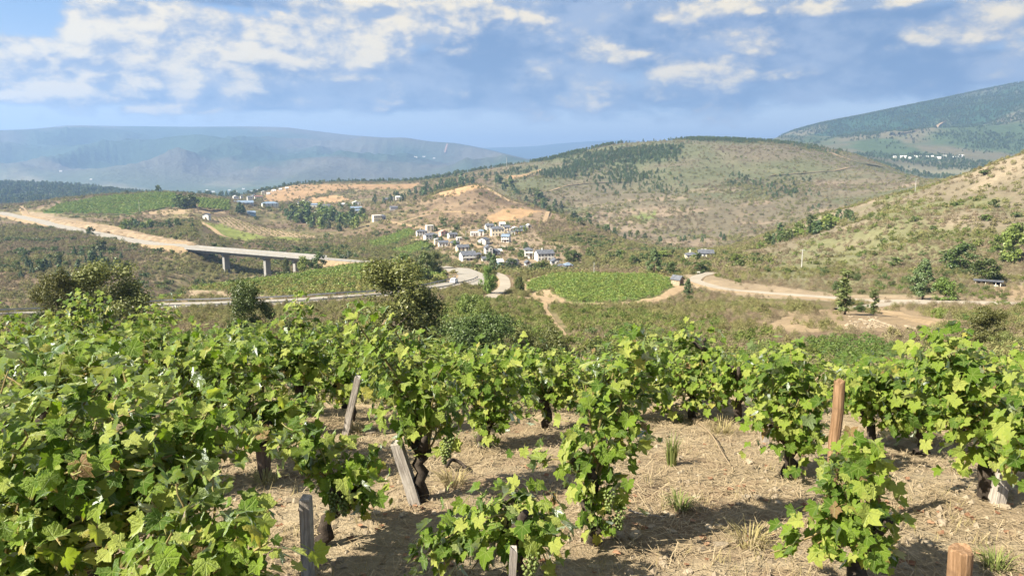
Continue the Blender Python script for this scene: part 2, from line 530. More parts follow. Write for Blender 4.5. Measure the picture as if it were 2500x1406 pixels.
GZ = GZ + n3 * 42 * bump(Wc, 14.0, 14.9, 15.7, 16.0) * sst(U_, 1450, 1800)
GZ = GZ + (n5 * 170 + n3 * 60) * bump(Wc, 13.9, 14.6, 15.2, 15.95) * (1 - sst(U_, 1250, 1450))
GZ = GZ + n4 * 5 * bump(Wc, 11.2, 11.8, 11.9, 12.3) * (1 - sst(U_, 500, 700))


lim = np.minimum(knS[16], 9)[None, :] - 0.0012 * np.clip(16 - Wc, 0, 9)
msk = (Wc > 13.5) & (Wc < 16)
GZ = np.where(msk, np.minimum(GZ, lim * GD), GZ)


def _cols(t):
    j = np.clip(np.searchsorted(TT, t) - 1, 0, nT - 2)
    f = (t - TT[j]) / (TT[j + 1] - TT[j])
    return j, f


def height(x, y):
    """terrain height at scalars x, y"""
    if y < 14.0:
        return float(zn_full(x, y))
    t = x / y
    j, f = _cols(t)
    d = GD[:, j] * (1 - f) + GD[:, j + 1] * f
    z = GZ[:, j] * (1 - f) + GZ[:, j + 1] * f
    return float(np.interp(y, d, z))


def hit(u, v, dmin=14.0, dmax=1e9):
    """world point where the sight line through a picture point first meets the terrain between dmin and dmax"""
    x, y, z = px_dir(u, v)
    t, s = x / y, z / y
    j, f = _cols(t)
    d = GD[:, j] * (1 - f) + GD[:, j + 1] * f
    zz = GZ[:, j] * (1 - f) + GZ[:, j + 1] * f
    ok = np.where((d >= dmin) & (d <= dmax))[0]
    e = zz[ok] / d[ok] - s
    k = np.where(e >= 0)[0]
    if len(k) == 0:
        i = ok[int(np.argmax(e))]
        return Vector((t * d[i], d[i], zz[i]))
    k = k[0]
    if k == 0:
        i = ok[0]
        return Vector((t * d[i], d[i], zz[i]))
    a = e[k - 1] / (e[k - 1] - e[k])
    D = d[ok[k - 1]] * (1 - a) + d[ok[k]] * a
    return Vector((t * D, D, float(zz[ok[k - 1]] * (1 - a) + zz[ok[k]] * a)))


def hit_near(u, v):
    x, y, z = px_dir(u, v)
    t, s = x / y, z / y
    D = np.linspace(0.6, 14, 1500)
    e = zn_full(t * D, D) / D - s
    k = np.where(e >= 0)[0]
    D = D[k[0]] if len(k) else 13.5
    return Vector((t * D, D, float(zn_full(t * D, D))))


def poly_world(pts, dmin=14.0, dmax=1e9, near=False):
    return np.array([[p.x, p.y] for p in ((hit_near(u, v) if near else hit(u, v, dmin, dmax)) for u, v in pts)])


def inside(x, y, poly):
    x, y = np.asarray(x), np.asarray(y)
    r = np.zeros(x.shape, bool)
    n = len(poly)
    for i in range(n):
        x1, y1 = poly[i]
        x2, y2 = poly[(i + 1) % n]
        if y1 == y2:
            continue
        c = (y1 > y) != (y2 > y)
        r ^= c & (x < (x2 - x1) * (y - y1) / (y2 - y1) + x1)
    return r


# ------------------------------------------------------------------ land cover (plain surface colours on the ground)
LC = np.zeros(GX.shape + (3,))
SOILN = fbm(GX, GD, 45, 4, 71)
SOILN2 = fbm(GX, GD, 11, 3, 77)
col = lambda *c: np.array(c, float)
TAN, OCHRE, PALE = col(.255, .190, .115), col(.29, .19, .10), col(.31, .24, .155)
BROWN, OLIVE, PINKB = col(.135, .098, .062), col(.105, .098, .040), col(.185, .125, .085)
DGREEN, GREEN, YGREEN = col(.036, .062, .024), col(.060, .115, .022), col(.17, .19, .05)
BLUEG = col(.048, .066, .045)


def mixc(a, b, f):
    return a * (1 - f[..., None]) + b * f[..., None]


base = mixc(BROWN + 0 * LC, OLIVE, sst(SOILN, -0.5, 0.5))
base = mixc(base, TAN, 0.55 * sst(SOILN2 + 0.5 * SOILN, 0.35, 0.9))
LC[:] = base
# right hillside: dry grass and thin soil
f = rt * bump(Wc, 4.0, 4.6, 8.0, 9.0)
dry = mixc(col(.215, .175, .118) + 0 * LC, col(.150, .126, .084), sst(SOILN + .4 * SOILN2, -0.5, 0.5))
dry = mixc(dry, col(.128, .130, .062), 0.85 * sst(fbm(GX, GD, 50, 4, 81), -0.05, 0.45))
LC = mixc(LC, dry, f)
# middle hill: heather brown with tan ribs
f = bump(Wc, 9.0, 9.6, 12.0, 12.6) * sst(U_, 1180, 1260)
hl = mixc(col(.122, .104, .066) + 0 * LC, col(.098, .102, .053), sst(fbm(GX, GD, 160, 4, 91), -0.4, 0.5))
rib = sst(fbm(GX * 0.25, GD, 26, 3, 95) + 0.8 * fbm(GX, GD, 120, 3, 96), 0.15, 0.8) * bump(Wc, 9.2, 9.9, 10.9, 11.5) * sst(U_, 1330, 1480)
hl = mixc(hl, col(.23, .175, .12), 0.75 * rib)
LC = mixc(LC, hl, f)
# spur above the village
f = bump(Wc, 7.0, 7.6, 9.0, 9.6) * bump(U_, 960, 1060, 1450, 1560)
LC = mixc(LC, mixc(col(.20, .145, .09) + 0 * LC, BROWN, sst(SOILN, -0.2, 0.5)), f)
# wooded rise, valley, mountains
LC = mixc(LC, mixc(DGREEN + 0 * LC, BLUEG, sst(n4, -0.2, 0.8)), sst(Wc, 11.05, 11.5) * (1 - sst(U_, 560, 760)))
vf = fbm(GX, GD, 420, 4, 101)
LC = mixc(LC, mixc(col(.060, .085, .045) + 0 * LC, col(.23, .20, .13), 0.6 * sst(vf, 0.3, 0.9)), sst(Wc, 12.6, 13.4))
mt = mixc(col(.034, .056, .034) + 0 * LC, col(.085, .082, .064), sst(fbm(GX, GD, 1500, 5, 105), -0.35, 0.5))
LC = mixc(LC, mt, sst(Wc, 13.9, 14.5))
f = sst(Wc, 13.2, 13.9) * sst(U_, 1750, 1900)
rm = mixc(col(.11, .10, .058) + 0 * LC, col(.055, .080, .035), sst(fbm(GX, GD, 330, 4, 111), -0.1, 0.5))
rm = mixc(rm, col(.028, .055, .026), sst(GS + 0.05 * fbm(GX, GD, 300, 3, 113), s_of_v(330), s_of_v(312)) * sst(Wc, 14.6, 15.0) * (1 - 0.0 * U_))
rm = mixc(rm, col(.145, .115, .085), sst(Wc, 15.55, 15.85) * sst(U_, 2230, 2420))
LC = mixc(LC, rm, f)

FIELDS = [   # picture outline, depth range, colour
    ([(40, 528), (75, 512), (130, 522), (300, 560), (400, 582), (478, 600), (470, 612), (440, 608), (250, 582), (90, 553)], 450, 900, PALE * .72),
    ([(105, 521), (140, 502), (230, 485), (300, 478), (420, 474), (452, 492), (420, 506), (340, 521), (200, 523)], 600, 1000, col(.045, .10, .018)),
    ([(470, 486), (560, 490), (562, 515), (490, 510)], 600, 1000, col(.075, .11, .025)),
    ([(455, 508), (540, 512), (545, 520), (450, 522), (350, 525), (340, 518)], 600, 1000, TAN),
    ([(480, 541), (540, 547), (640, 575), (655, 583), (540, 582)], 480, 1000, YGREEN),
    ([(655, 584), (700, 572), (735, 582), (740, 590)], 480, 1000, YGREEN * .8),
    ([(505, 535), (560, 528), (640, 555), (770, 575), (765, 582), (640, 574), (575, 556)], 480, 1000, TAN * 1.05),
    ([(640, 478), (660, 468), (700, 456), (850, 450), (1022, 448), (1010, 460), (860, 462), (770, 478), (705, 492), (640, 494)], 1050, 1500, OCHRE * .82),
    ([(760, 485), (830, 477), (850, 492), (800, 497), (765, 496)], 1050, 1500, OCHRE * .95),
    ([(1075, 470), (1160, 448), (1182, 462), (1120, 474), (1085, 482), (1060, 478)], 700, 1000, OCHRE * 1.1),
    ([(1180, 534), (1240, 510), (1325, 515), (1300, 525), (1210, 545)], 600, 900, OCHRE * 1.05),
    ([(1235, 430), (1300, 418), (1330, 414), (1290, 430), (1240, 440)], 1200, 1700, OCHRE),
    ([(895, 592), (1000, 559), (1013, 570), (960, 600), (912, 604)], 480, 800, GREEN * .8),
    ([(950, 616), (1020, 592), (1062, 602), (1005, 622)], 430, 800, GREEN * .8),
    ([(960, 604), (1015, 575), (1045, 580), (1022, 590)], 430, 800, TAN),
    ([(420, 712), (455, 690), (560, 672), (870, 638), (1085, 662), (1140, 672), (1130, 690), (1000, 712), (860, 728), (690, 735), (560, 735)], 160, 345, PALE * .85),
    ([(452, 702), (560, 682), (870, 644), (1085, 668), (1090, 690), (1000, 705), (860, 717), (690, 727), (600, 712)], 160, 345, col(.11, .13, .04)),
    ([(1265, 700), (1300, 680), (1420, 664), (1560, 666), (1650, 672), (1660, 695), (1620, 728), (1510, 746), (1380, 745), (1320, 735)], 160, 300, TAN * 1.1),
    ([(1284, 692), (1330, 676), (1420, 670), (1560, 672), (1636, 681), (1640, 700), (1600, 725), (1500, 739), (1390, 736), (1358, 722), (1350, 706), (1292, 714)], 160, 300, col(.13, .15, .05)),
    ([(1870, 800), (1930, 762), (2060, 752), (2200, 742), (2520, 738), (2520, 778), (2360, 800), (2240, 822), (2100, 805), (1980, 812)], 70, 200, TAN * .88),
    ([(1955, 836), (2020, 826), (2130, 828), (2205, 850), (2180, 905), (1985, 905)], 45, 110, col(.17, .14, .08)),
    ([(2420, 700), (2520, 690), (2520, 735), (2430, 735)], 120, 230, TAN),
    ([(1640, 690), (1660, 668), (1730, 672), (1800, 690), (2080, 720), (2500, 728), (2500, 750), (2100, 742), (1830, 728), (1700, 705)], 120, 260, PALE * .8),
    ([(1540, 528), (1600, 514), (1605, 530), (1560, 548)], 700, 1300, col(.13, .15, .05)),
    ([(1020, 580), (1050, 560), (1200, 553), (1300, 556), (1330, 590), (1410, 600), (1430, 640), (1300, 655), (1160, 650), (1090, 630)], 400, 760, col(.215, .165, .108)),
]
FW = []
for pts, d0, d1, c in FIELDS:
    pw = poly_world(pts, d0, d1)
    FW.append(pw)
    sel = (GD > d0 * 0.8) & (GD < d1 * 1.2)
    ins = np.zeros(GX.shape, bool)
    jit = 0.004 * GD
    ins[sel] = inside((GX + jit * SOILN2)[sel], (GD + jit * 2 * SOILN)[sel], pw)
    LC[ins] = c * (1 + 0.12 * SOILN2[ins])[:, None]

wood = fbm(GX, GD, 230, 4, 301)
D_CREST = bump(Wc, 11.0, 11.6, 11.98, 12.02) * bump(U_, 1080, 1200, 1900, 2080) * sst(wood + 1.1 * sst(Wc, 11.4, 11.95) - .65 * sst(U_, 1560, 1750), .35, .9)
LC = mixc(LC, col(.060, .080, .036), .8 * D_CREST)
LC = np.clip(LC, 0.01, 0.6)


def ground_mat(name, s1, s2, amp=0.35, bump_d=0.3, rough=0.95):
    mt_ = bpy.data.materials.new(name)
    mt_.use_nodes = True
    q = NT(mt_.node_tree)
    geo = q.node('ShaderNodeNewGeometry')
    pos = geo.outputs['Position']
    at = q.node('ShaderNodeVertexColor', layer_name='Col')
    a = q.noise(pos, s1, 6, 0.62)
    b = q.noise(pos, s2, 5, 0.6)
    k = q.m('ADD', q.m('MULTIPLY', q.m('SUBTRACT', a, 0.5), amp * 2.2), q.m('MULTIPLY', q.m('SUBTRACT', b, 0.5), amp * 2.0))
    c = q.vm('SCALE', at.outputs[0])
    c.node.inputs[3].default_value = 1.0
    q.set(c.node.inputs[3], q.m('ADD', 1.0, k))
    bs = q.node('ShaderNodeBsdfPrincipled')
    q.set(bs.inputs['Base Color'], c)
    q.set(bs.inputs['Roughness'], rough)
    bs.inputs['Specular IOR Level'].default_value = 0.1
    bp = q.node('ShaderNodeBump')
    bp.inputs['Strength'].default_value = 0.9
    bp.inputs['Distance'].default_value = bump_d
    q.set(bp.inputs['Height'], q.m('ADD', a, b))
    q.l.new(bp.outputs[0], bs.inputs['Normal'])
    o = q.node('ShaderNodeOutputMaterial')
    q.l.new(bs.outputs[0], o.inputs[0])
    return mt_


def terrain_piece(name, r0, r1, mat, label=None):
    nr = r1 - r0 + 1
    v = np.stack([GX[r0:r1 + 1], GD[r0:r1 + 1], GZ[r0:r1 + 1]], -1).reshape(-1, 3)
    c = LC[r0:r1 + 1].reshape(-1, 3)
    i = (np.arange(nr - 1)[:, None] * nT + np.arange(nT - 1)[None, :]).ravel()
    fc = np.stack([i, i + 1, i + nT + 1, i + nT], -1)
    o = link(name, mesh_np(name, v, fc, col=c, smooth=True, mats=[mat]))
    return tag(o, kind='structure')


row_of = lambda w_: int(np.argmin(np.abs(GW - w_)))
m_slope = ground_mat('scrub_ground', 0.35, 1.7, .40, .25)
m_hill = ground_mat('hill_ground', 0.05, 0.22, .42, 1.2)
m_mtn = ground_mat('mountain_ground', 0.0035, 0.02, .30, 14.0)
terrain_piece('near_slope', 0, row_of(4), m_slope)
terrain_piece('gorge_slopes', row_of(4), row_of(7), m_slope)
terrain_piece('hillside', row_of(7), row_of(9), m_hill)
terrain_piece('middle_hill', row_of(9), row_of(12), m_hill)
terrain_piece('valley', row_of(12), row_of(14), m_mtn)
terrain_piece('mountains', row_of(14), len(GW) - 1, m_mtn)

# the vineyard soil at the camera's feet
def _axis(lo, hi, step, far_lo, far_hi, g=1.16):
    a = list(np.arange(lo, hi + 1e-6, step))
    s = step
    while a[-1] < far_hi:
        s *= g
        a.append(min(a[-1] + s, far_hi))
    s = step
    while a[0] > far_lo:
        s *= g
        a.insert(0, max(a[0] - s, far_lo))
    return np.array(a)


ax = _axis(-4.2, 4.8, 0.032, -70, 70)
ay = _axis(1.6, 8.0, 0.032, -50, 14.0)
AX, AY = np.meshgrid(ax, ay)
AZ = zn_full(AX, AY)
AZ[-1] = zn(AX[-1], AY[-1])
sn = fbm(AX, AY, 0.9, 4, 121)
sn2 = fbm(AX, AY, 0.16, 3, 125)
sc_ = mixc(col(.208, .160, .100) + np.zeros(AX.shape + (3,)), col(.265, .215, .140), sst(sn + .5 * sn2, -.3, .6))
sc_ = mixc(sc_, col(.165, .108, .066), 0.6 * sst(sn2 - .4 * sn, .1, .8))
i = (np.arange(len(ay) - 1)[:, None] * len(ax) + np.arange(len(ax) - 1)[None, :]).ravel()
m_soil = ground_mat('vineyard_soil', 9.0, 60.0, .36, .02)
tag(link('vineyard_ground', mesh_np('vineyard_ground', np.stack([AX, AY, AZ], -1).reshape(-1, 3), np.stack([i, i + 1, i + len(ax) + 1, i + len(ax)], -1), col=sc_.reshape(-1, 3), smooth=True, mats=[m_soil])), kind='structure')

# ------------------------------------------------------------------ haze
m_haze = bpy.data.materials.new('haze')
m_haze.use_nodes = True
q = NT(m_haze.node_tree)
pv = q.node('ShaderNodeVolumePrincipled')
pv.inputs['Color'].default_value = (0.33, 0.53, 0.90, 1)
pv.inputs['Density'].default_value = 1.4e-4
pv.inputs['Anisotropy'].default_value = 0.25
o = q.node('ShaderNodeOutputMaterial')
q.l.new(pv.outputs[0], o.inputs['Volume'])
hb = MB()
zlo, zhi = float(GZ.min()) - 2.0, float(GZ.max()) + 30.0
hb.box((0, 8400, (zlo + zhi) / 2), (2 * float(np.abs(GX).max()) + 400, 18200, zhi - zlo))
tag(hb.build('haze', m_haze), kind='stuff')
# ------------------------------------------------------------------ materials
def mat_simple(name, c, rough=0.8, c2=None, scale=3.0, spec=0.2, bump_d=0.0, detail=5.0, metal=0.0, per_obj=0.0):
    mt_ = bpy.data.materials.new(name)
    mt_.use_nodes = True
    q = NT(mt_.node_tree)
    tcn = q.node('ShaderNodeTexCoord')
    bs = q.node('ShaderNodeBsdfPrincipled')
    nz_ = q.noise(tcn.outputs['Object'], scale, detail, 0.6)
    cc = q.mix(q.ss(nz_, 0.32, 0.68), c, c2 if c2 is not None else tuple(x * 0.78 for x in c))
    if per_obj:
        oi = q.node('ShaderNodeObjectInfo')
        hs = q.node('ShaderNodeHueSaturation')
        q.set(hs.inputs['Value'], q.m('ADD', 1 - per_obj, q.m('MULTIPLY', oi.outputs['Random'], 2 * per_obj)))
        q.set(hs.inputs['Color'], cc)
        cc = hs.outputs[0]
    q.set(bs.inputs['Base Color'], cc)
    bs.inputs['Roughness'].default_value = rough
    bs.inputs['Specular IOR Level'].default_value = spec
    bs.inputs['Metallic'].default_value = metal
    if bump_d:
        bp = q.node('ShaderNodeBump')
        bp.inputs['Distance'].default_value = bump_d
        bp.inputs['Strength'].default_value = 0.8
        q.set(bp.inputs['Height'], nz_)
        q.l.new(bp.outputs[0], bs.inputs['Normal'])
    o = q.node('ShaderNodeOutputMaterial')
    q.l.new(bs.outputs[0], o.inputs[0])
    return mt_


def mat_foliage(name, c1, c2, transl=0.3, var=0.25, gloss=0.03, hue=0.02):
    """leaf clumps: colour varies from clump to clump and from plant to plant"""
    mt_ = bpy.data.materials.new(name)
    mt_.use_nodes = True
    q = NT(mt_.node_tree)
    geo = q.node('ShaderNodeNewGeometry')
    oi = q.node('ShaderNodeObjectInfo')
    cc = q.mix(geo.outputs['Random Per Island'], c1, c2)
    hs = q.node('ShaderNodeHueSaturation')
    q.set(hs.inputs['Value'], q.m('ADD', 1 - var, q.m('MULTIPLY', oi.outputs['Random'], 2 * var)))
    q.set(hs.inputs['Hue'], q.m('ADD', 0.5 - hue, q.m('MULTIPLY', q.m('FRACT', q.m('MULTIPLY', oi.outputs['Random'], 7.31)), 2 * hue)))
    q.set(hs.inputs['Color'], cc)
    cc = hs.outputs[0]
    df = q.node('ShaderNodeBsdfDiffuse')
    tr = q.node('ShaderNodeBsdfTranslucent')
    q.set(df.inputs[0], cc)
    q.set(tr.inputs[0], cc)
    mx = q.node('ShaderNodeMixShader')
    mx.inputs[0].default_value = transl
    q.l.new(df.outputs[0], mx.inputs[1])
    q.l.new(tr.outputs[0], mx.inputs[2])
    last = mx
    if gloss:
        gl = q.node('ShaderNodeBsdfGlossy')
        gl.inputs['Roughness'].default_value = 0.45
        mx2 = q.node('ShaderNodeMixShader')
        mx2.inputs[0].default_value = gloss
        q.l.new(mx.outputs[0], mx2.inputs[1])
        q.l.new(gl.outputs[0], mx2.inputs[2])
        last = mx2
    o = q.node('ShaderNodeOutputMaterial')
    q.l.new(last.outputs[0], o.inputs[0])
    return mt_


M = {}
M['oak'] = mat_foliage('oak_leaves', (.095, .112, .028), (.185, .195, .058))
M['darkoak'] = mat_foliage('dark_leaves', (.060, .088, .024), (.125, .158, .042))
M['pine'] = mat_foliage('pine_needles', (.052, .086, .032), (.110, .155, .056), .2)
M['bright'] = mat_foliage('bright_leaves', (.105, .155, .030), (.19, .24, .055))
M['poplar'] = mat_foliage('poplar_leaves', (.085, .125, .035), (.14, .175, .06))
M['heather'] = mat_foliage('heather_twigs', (.150, .122, .072), (.245, .202, .128), .15, .3, 0)
M['olive'] = mat_foliage('olive_scrub', (.138, .136, .052), (.225, .215, .092), .2, .3, 0)
M['broom'] = mat_foliage('green_broom', (.095, .125, .032), (.175, .205, .060), .25, .25, 0)
M['plot'] = mat_foliage('plot_vine_leaves', (.085, .135, .024), (.21, .26, .06), .3, .25, .02)
M['plot_dark'] = mat_foliage('small_plot_leaves', (.060, .105, .022), (.12, .17, .038), .25, .2, .02)
M['firebreak'] = mat_simple('bare_strip', (.26, .17, .13), .98)
M['plot_dry'] = mat_foliage('plot_vine_leaves_yellowing', (.14, .15, .040), (.25, .23, .075), .3, .25, .02)
M['bark'] = mat_simple('bark', (.085, .065, .048), .95, (.14, .115, .09), 6.0, .1, .02)
M['asphalt'] = mat_simple('worn_asphalt', (.235, .215, .180), .9, (.275, .252, .212), .25, .1)
M['pale_road'] = mat_simple('pale_concrete_lane', (.255, .22, .17), .9, (.30, .265, .21), .2, .1)
M['track'] = mat_simple('dirt_track', (.29, .215, .13), .98, (.24, .175, .105), .5, .05)
M['verge'] = mat_simple('dry_verge', (.25, .185, .11), .98, (.19, .14, .085), .35, .05, .15)
M['cut'] = mat_simple('cut_rock', (.25, .19, .125), .98, (.165, .125, .08), .12, .05, .8)
M['concrete'] = mat_simple('bridge_concrete', (.27, .26, .24), .9, (.22, .215, .20), .4, .1)
M['rail'] = mat_simple('weathered_rail_steel', (.20, .205, .21), .6, (.27, .27, .27), 2, .3, 0, 4, .5)
M['slate'] = mat_simple('slate_roof', (.062, .068, .080), .7, (.115, .12, .135), .8, .3)
M['brownroof'] = mat_simple('brown_tile_roof', (.15, .075, .055), .9, (.20, .11, .08), .8, .1)
M['paleroof'] = mat_simple('pale_sheet_roof', (.50, .49, .45), .7, (.58, .56, .52), .5, .2)
M['blueroof'] = mat_simple('blue_grey_roof', (.13, .17, .23), .7, (.17, .22, .28), .6, .2)
M['salmonroof'] = mat_simple('salmon_roof', (.48, .27, .21), .9, (.40, .22, .17), .8, .1)
M['white'] = mat_simple('white_render', (.66, .635, .58), .9, (.56, .54, .49), .5, .1)
M['cream'] = mat_simple('cream_render', (.66, .57, .42), .9, (.58, .50, .36), .5, .1)
M['pink'] = mat_simple('pink_render', (.66, .42, .35), .9, (.58, .37, .31), .5, .1)
M['orange'] = mat_simple('orange_render', (.62, .38, .20), .9, (.54, .33, .18), .5, .1)
M['greyw'] = mat_simple('grey_render', (.42, .41, .41), .9, (.34, .335, .34), .5, .1)
M['bluew'] = mat_simple('pale_blue_sheet', (.36, .46, .54), .7, (.30, .40, .48), .5, .2)
M['stonew'] = mat_simple('stone_wall', (.36, .29, .20), .95, (.20, .16, .11), 2.2, .1, .06)
M['stone_piece'] = mat_simple('field_stone', (.31, .255, .18), .95, (.21, .17, .12), 6.0, .1, .01, per_obj=.25)
M['glass'] = mat_simple('dark_window_glass', (.030, .036, .045), .15, (.045, .05, .06), 1.0, .5)
M['frame'] = mat_simple('window_frame', (.55, .52, .47), .7, (.5, .47, .42), 2.0, .2)
M['door'] = mat_simple('brown_door', (.10, .06, .035), .8, (.14, .085, .05), 3.0, .2)
M['dark'] = mat_simple('dark_interior', (.012, .011, .011), .95, (.018, .016, .015), 1.0, .05)  # near-black colour standing in for the shade inside openings
M['pole'] = mat_simple('grey_pole', (.42, .41, .38), .8, (.36, .35, .33), 1.5, .2)
M['wire'] = mat_simple('wire', (.10, .10, .10), .6)
M['carpaint'] = mat_simple('silver_car_paint', (.62, .64, .66), .3, (.60, .62, .64), 1.0, .5)
M['tyre'] = mat_simple('tyre_rubber', (.02, .02, .02), .9)
M['lamp'] = mat_simple('car_lamp', (.45, .06, .04), .3)


# ------------------------------------------------------------------ plant shapes (unit height)
def quad_cloud(cen, nrm, size, asp=1.5, jit=0.35, r=rng):
    n = len(cen)
    nrm = nrm + r.normal(0, jit, (n, 3))
    nrm /= np.linalg.norm(nrm, axis=1)[:, None] + 1e-9
    ref = r.normal(0, 1, (n, 3))
    a = np.cross(nrm, ref)
    a /= np.linalg.norm(a, axis=1)[:, None] + 1e-9
    b = np.cross(nrm, a)
    sz = np.asarray(size).reshape(-1, 1) * r.uniform(0.6, 1.3, (n, 1))
    v = np.stack([cen - a * sz * asp, cen - b * sz * 0.7, cen + a * sz * asp, cen + b * sz * 0.7 + nrm * sz * 0.35], 1)
    return v.reshape(-1, 3), np.arange(4 * n).reshape(-1, 4)


def _lobes(centers, radii, n, r, inner=0.55):
    k = r.choice(len(centers), n, p=np.array(radii) ** 2 / np.sum(np.array(radii) ** 2))
    d = r.normal(0, 1, (n, 3))
    d /= np.linalg.norm(d, axis=1)[:, None]
    rad = np.array(radii)[k] * (inner + (1 - inner) * r.random(n) ** 0.5) * (1 + 0.18 * r.normal(0, 1, n))
    return np.array(centers)[k] + d * rad[:, None], d


def crown(kind, n, size, seed):
    r = np.random.default_rng(seed)
    if kind == 'round':
        cs, rs = [], []
        for i_ in range(40):
            z = r.uniform(0.08, 0.92)
            rr = 0.36 * math.sqrt(max(0.25, 1 - ((z - 0.46) / 0.46) ** 2)) * r.uniform(0.3, 1.2)
            a = r.uniform(0, 6.283)
            cs.append((rr * math.cos(a), rr * math.sin(a), z))
            rs.append(r.uniform(0.075, 0.15))
        c, d = _lobes(cs, rs, n, r, .25)
    elif kind == 'bush':
        cs, rs = [], []
        for i_ in range(26):
            a = r.uniform(0, 6.283)
            rr = 0.52 * math.sqrt(r.random())
            cs.append((rr * math.cos(a), rr * math.sin(a), r.uniform(0.12, 0.88 - 0.75 * rr)))
            rs.append(r.uniform(0.08, 0.20))
        c, d = _lobes(cs, rs, n, r, .3)
        c[:, 2] = np.abs(c[:, 2])
    elif kind == 'pine':
        cs, rs = [], []
        for i_ in range(26):
            z = 0.20 + 0.76 * (i_ / 25) ** 0.9
            rr = (0.27 * (1 - ((z - 0.2) / 0.82) ** 1.5) + 0.02) * r.uniform(0.45, 1.0)
            a = i_ * 2.4 + r.uniform(-.4, .4)
            cs.append((rr * math.cos(a), rr * math.sin(a), z))
            rs.append(r.uniform(0.05, 0.095) * (1.25 - 0.5 * z))
        c, d = _lobes(cs, rs, n, r, .3)
        d[:, 2] = np.abs(d[:, 2]) + 0.4
    elif kind == 'stone_pine':
        cs, rs = [], []
        for i_ in range(16):
            a, rr = r.uniform(0, 6.283), 0.30 * math.sqrt(r.random())
            cs.append((rr * math.cos(a), rr * math.sin(a), r.uniform(.52, .9) - rr * 0.3))
            rs.append(r.uniform(0.07, 0.13))
        c, d = _lobes(cs, rs, n, r, .4)
    elif kind == 'poplar':
        cs, rs = [], []
        for i_ in range(26):
            z = 0.14 + 0.82 * i_ / 25
            rr = 0.085 * math.sin(math.pi * min(1, (z - 0.08) * 1.02)) ** 0.6 * r.uniform(0.3, 1.0)
            a = r.uniform(0, 6.283)
            cs.append((rr * math.cos(a), rr * math.sin(a), z))
            rs.append(r.uniform(0.035, 0.06))
        c, d = _lobes(cs, rs, n, r, .2)
    elif kind == 'tuft':           # heather and broom: upright twigs
        a = r.uniform(0, 6.283, n)
        rr = 0.5 * np.sqrt(r.random(n))
        zt = 0.10 + r.random(n) * 0.9 * (1 - (rr / 0.58) ** 2)
        c = np.stack([rr * np.cos(a), rr * np.sin(a), zt], 1)
        d = np.stack([np.cos(a) * .8, np.sin(a) * .8, 0.35 + 0.8 * r.random(n)], 1)
    elif kind == 'vine':
        a = r.uniform(0, 6.283, n)
        rr = 0.55 * np.sqrt(r.random(n)) * (1 + 0.3 * np.cos(3 * a + seed))
        zt = 0.28 + r.random(n) ** 0.8 * 0.72 * (1 - (rr / 0.75) ** 2)
        c = np.stack([rr * np.cos(a), rr * np.sin(a), zt], 1)
        d = np.stack([np.cos(a) * .5, np.sin(a) * .5, np.full(n, 0.8)], 1)
    return quad_cloud(c, d, np.full(n, size), 1.3, 0.5, r)


def trunk_mb(kind, seed, w_=0.03, limbs=5):
    r = np.random.default_rng(seed + 900)
    mb = MB()
    top = {'round': .55, 'bush': .4, 'pine': .93, 'poplar': .9, 'stone_pine': .62}.get(kind, .5)
    k = 6
    z = np.linspace(-0.04, top, k)
    p = np.stack([np.cumsum(r.normal(0, 0.010, k)), np.cumsum(r.normal(0, 0.010, k)), z], 1)
    mb.tube(p, np.linspace(w_, w_ * 0.35, k), 6)
    for i_ in range(limbs):
        f_ = r.uniform(0.35, 0.85)
        b = p[int(f_ * (k - 1))]
        a = r.uniform(0, 6.283)
        ln = {'poplar': .10, 'pine': .17}.get(kind, .26)
        e = b + np.array([math.cos(a) * ln, math.sin(a) * ln, ln * (0.25 if kind == 'pine' else 0.9)])
        mid = (b + e) / 2 + np.array([0, 0, -0.02 if kind == 'pine' else 0.03])
        mb.tube([b, mid, e], [w_ * 0.4, w_ * 0.28, w_ * 0.12], 5)
    return mb


PROTO = {}


def proto_tree(key, kind, n, size, matc, nvar=3, wt=0.03, limbs=5, seed=0):
    lst = []
    for i_ in range(nvar):
        v, fcs = crown(kind, n, size, seed * 37 + i_ * 7 + 3)
        cm = mesh_np('crown', v, fcs, mats=[M[matc]])
        tm = trunk_mb(kind, seed * 31 + i_, wt, limbs).mesh('trunk', M['bark'])
        lst.append((cm, tm))
    PROTO[key] = lst


proto_tree('oak_near', 'round', 15000, 0.0120, 'oak', 3, .030, 8, 1)
proto_tree('darkoak_near', 'round', 13000, 0.0120, 'darkoak', 2, .030, 8, 2)
proto_tree('bush_near', 'bush', 12000, 0.0140, 'darkoak', 2, .03, 6, 3)
proto_tree('olivebush_near', 'bush', 11000, 0.0140, 'oak', 3, .03, 6, 4)
proto_tree('bright_near', 'bush', 6000, 0.020, 'bright', 2, .03, 5, 5)
proto_tree('pine_mid', 'pine', 4200, 0.019, 'pine', 3, .022, 9, 6)
proto_tree('round_mid', 'round', 2800, 0.027, 'darkoak', 3, .03, 5, 7)
proto_tree('bright_mid', 'round', 2800, 0.028, 'bright', 3, .03, 5, 8)
proto_tree('poplar_mid', 'poplar', 1100, 0.017, 'poplar', 2, .012, 10, 9)
proto_tree('pine_far', 'pine', 240, 0.062, 'pine', 4, .022, 0, 10)
proto_tree('round_far', 'round', 240, 0.078, 'darkoak', 4, .03, 0, 11)
proto_tree('bright_far', 'round', 220, 0.080, 'bright', 3, .03, 0, 12)
proto_tree('stone_far', 'stone_pine', 240, 0.066, 'pine', 3, .02, 3, 13)
proto_tree('bush_far', 'bush', 200, 0.10, 'darkoak', 3, .03, 0, 14)


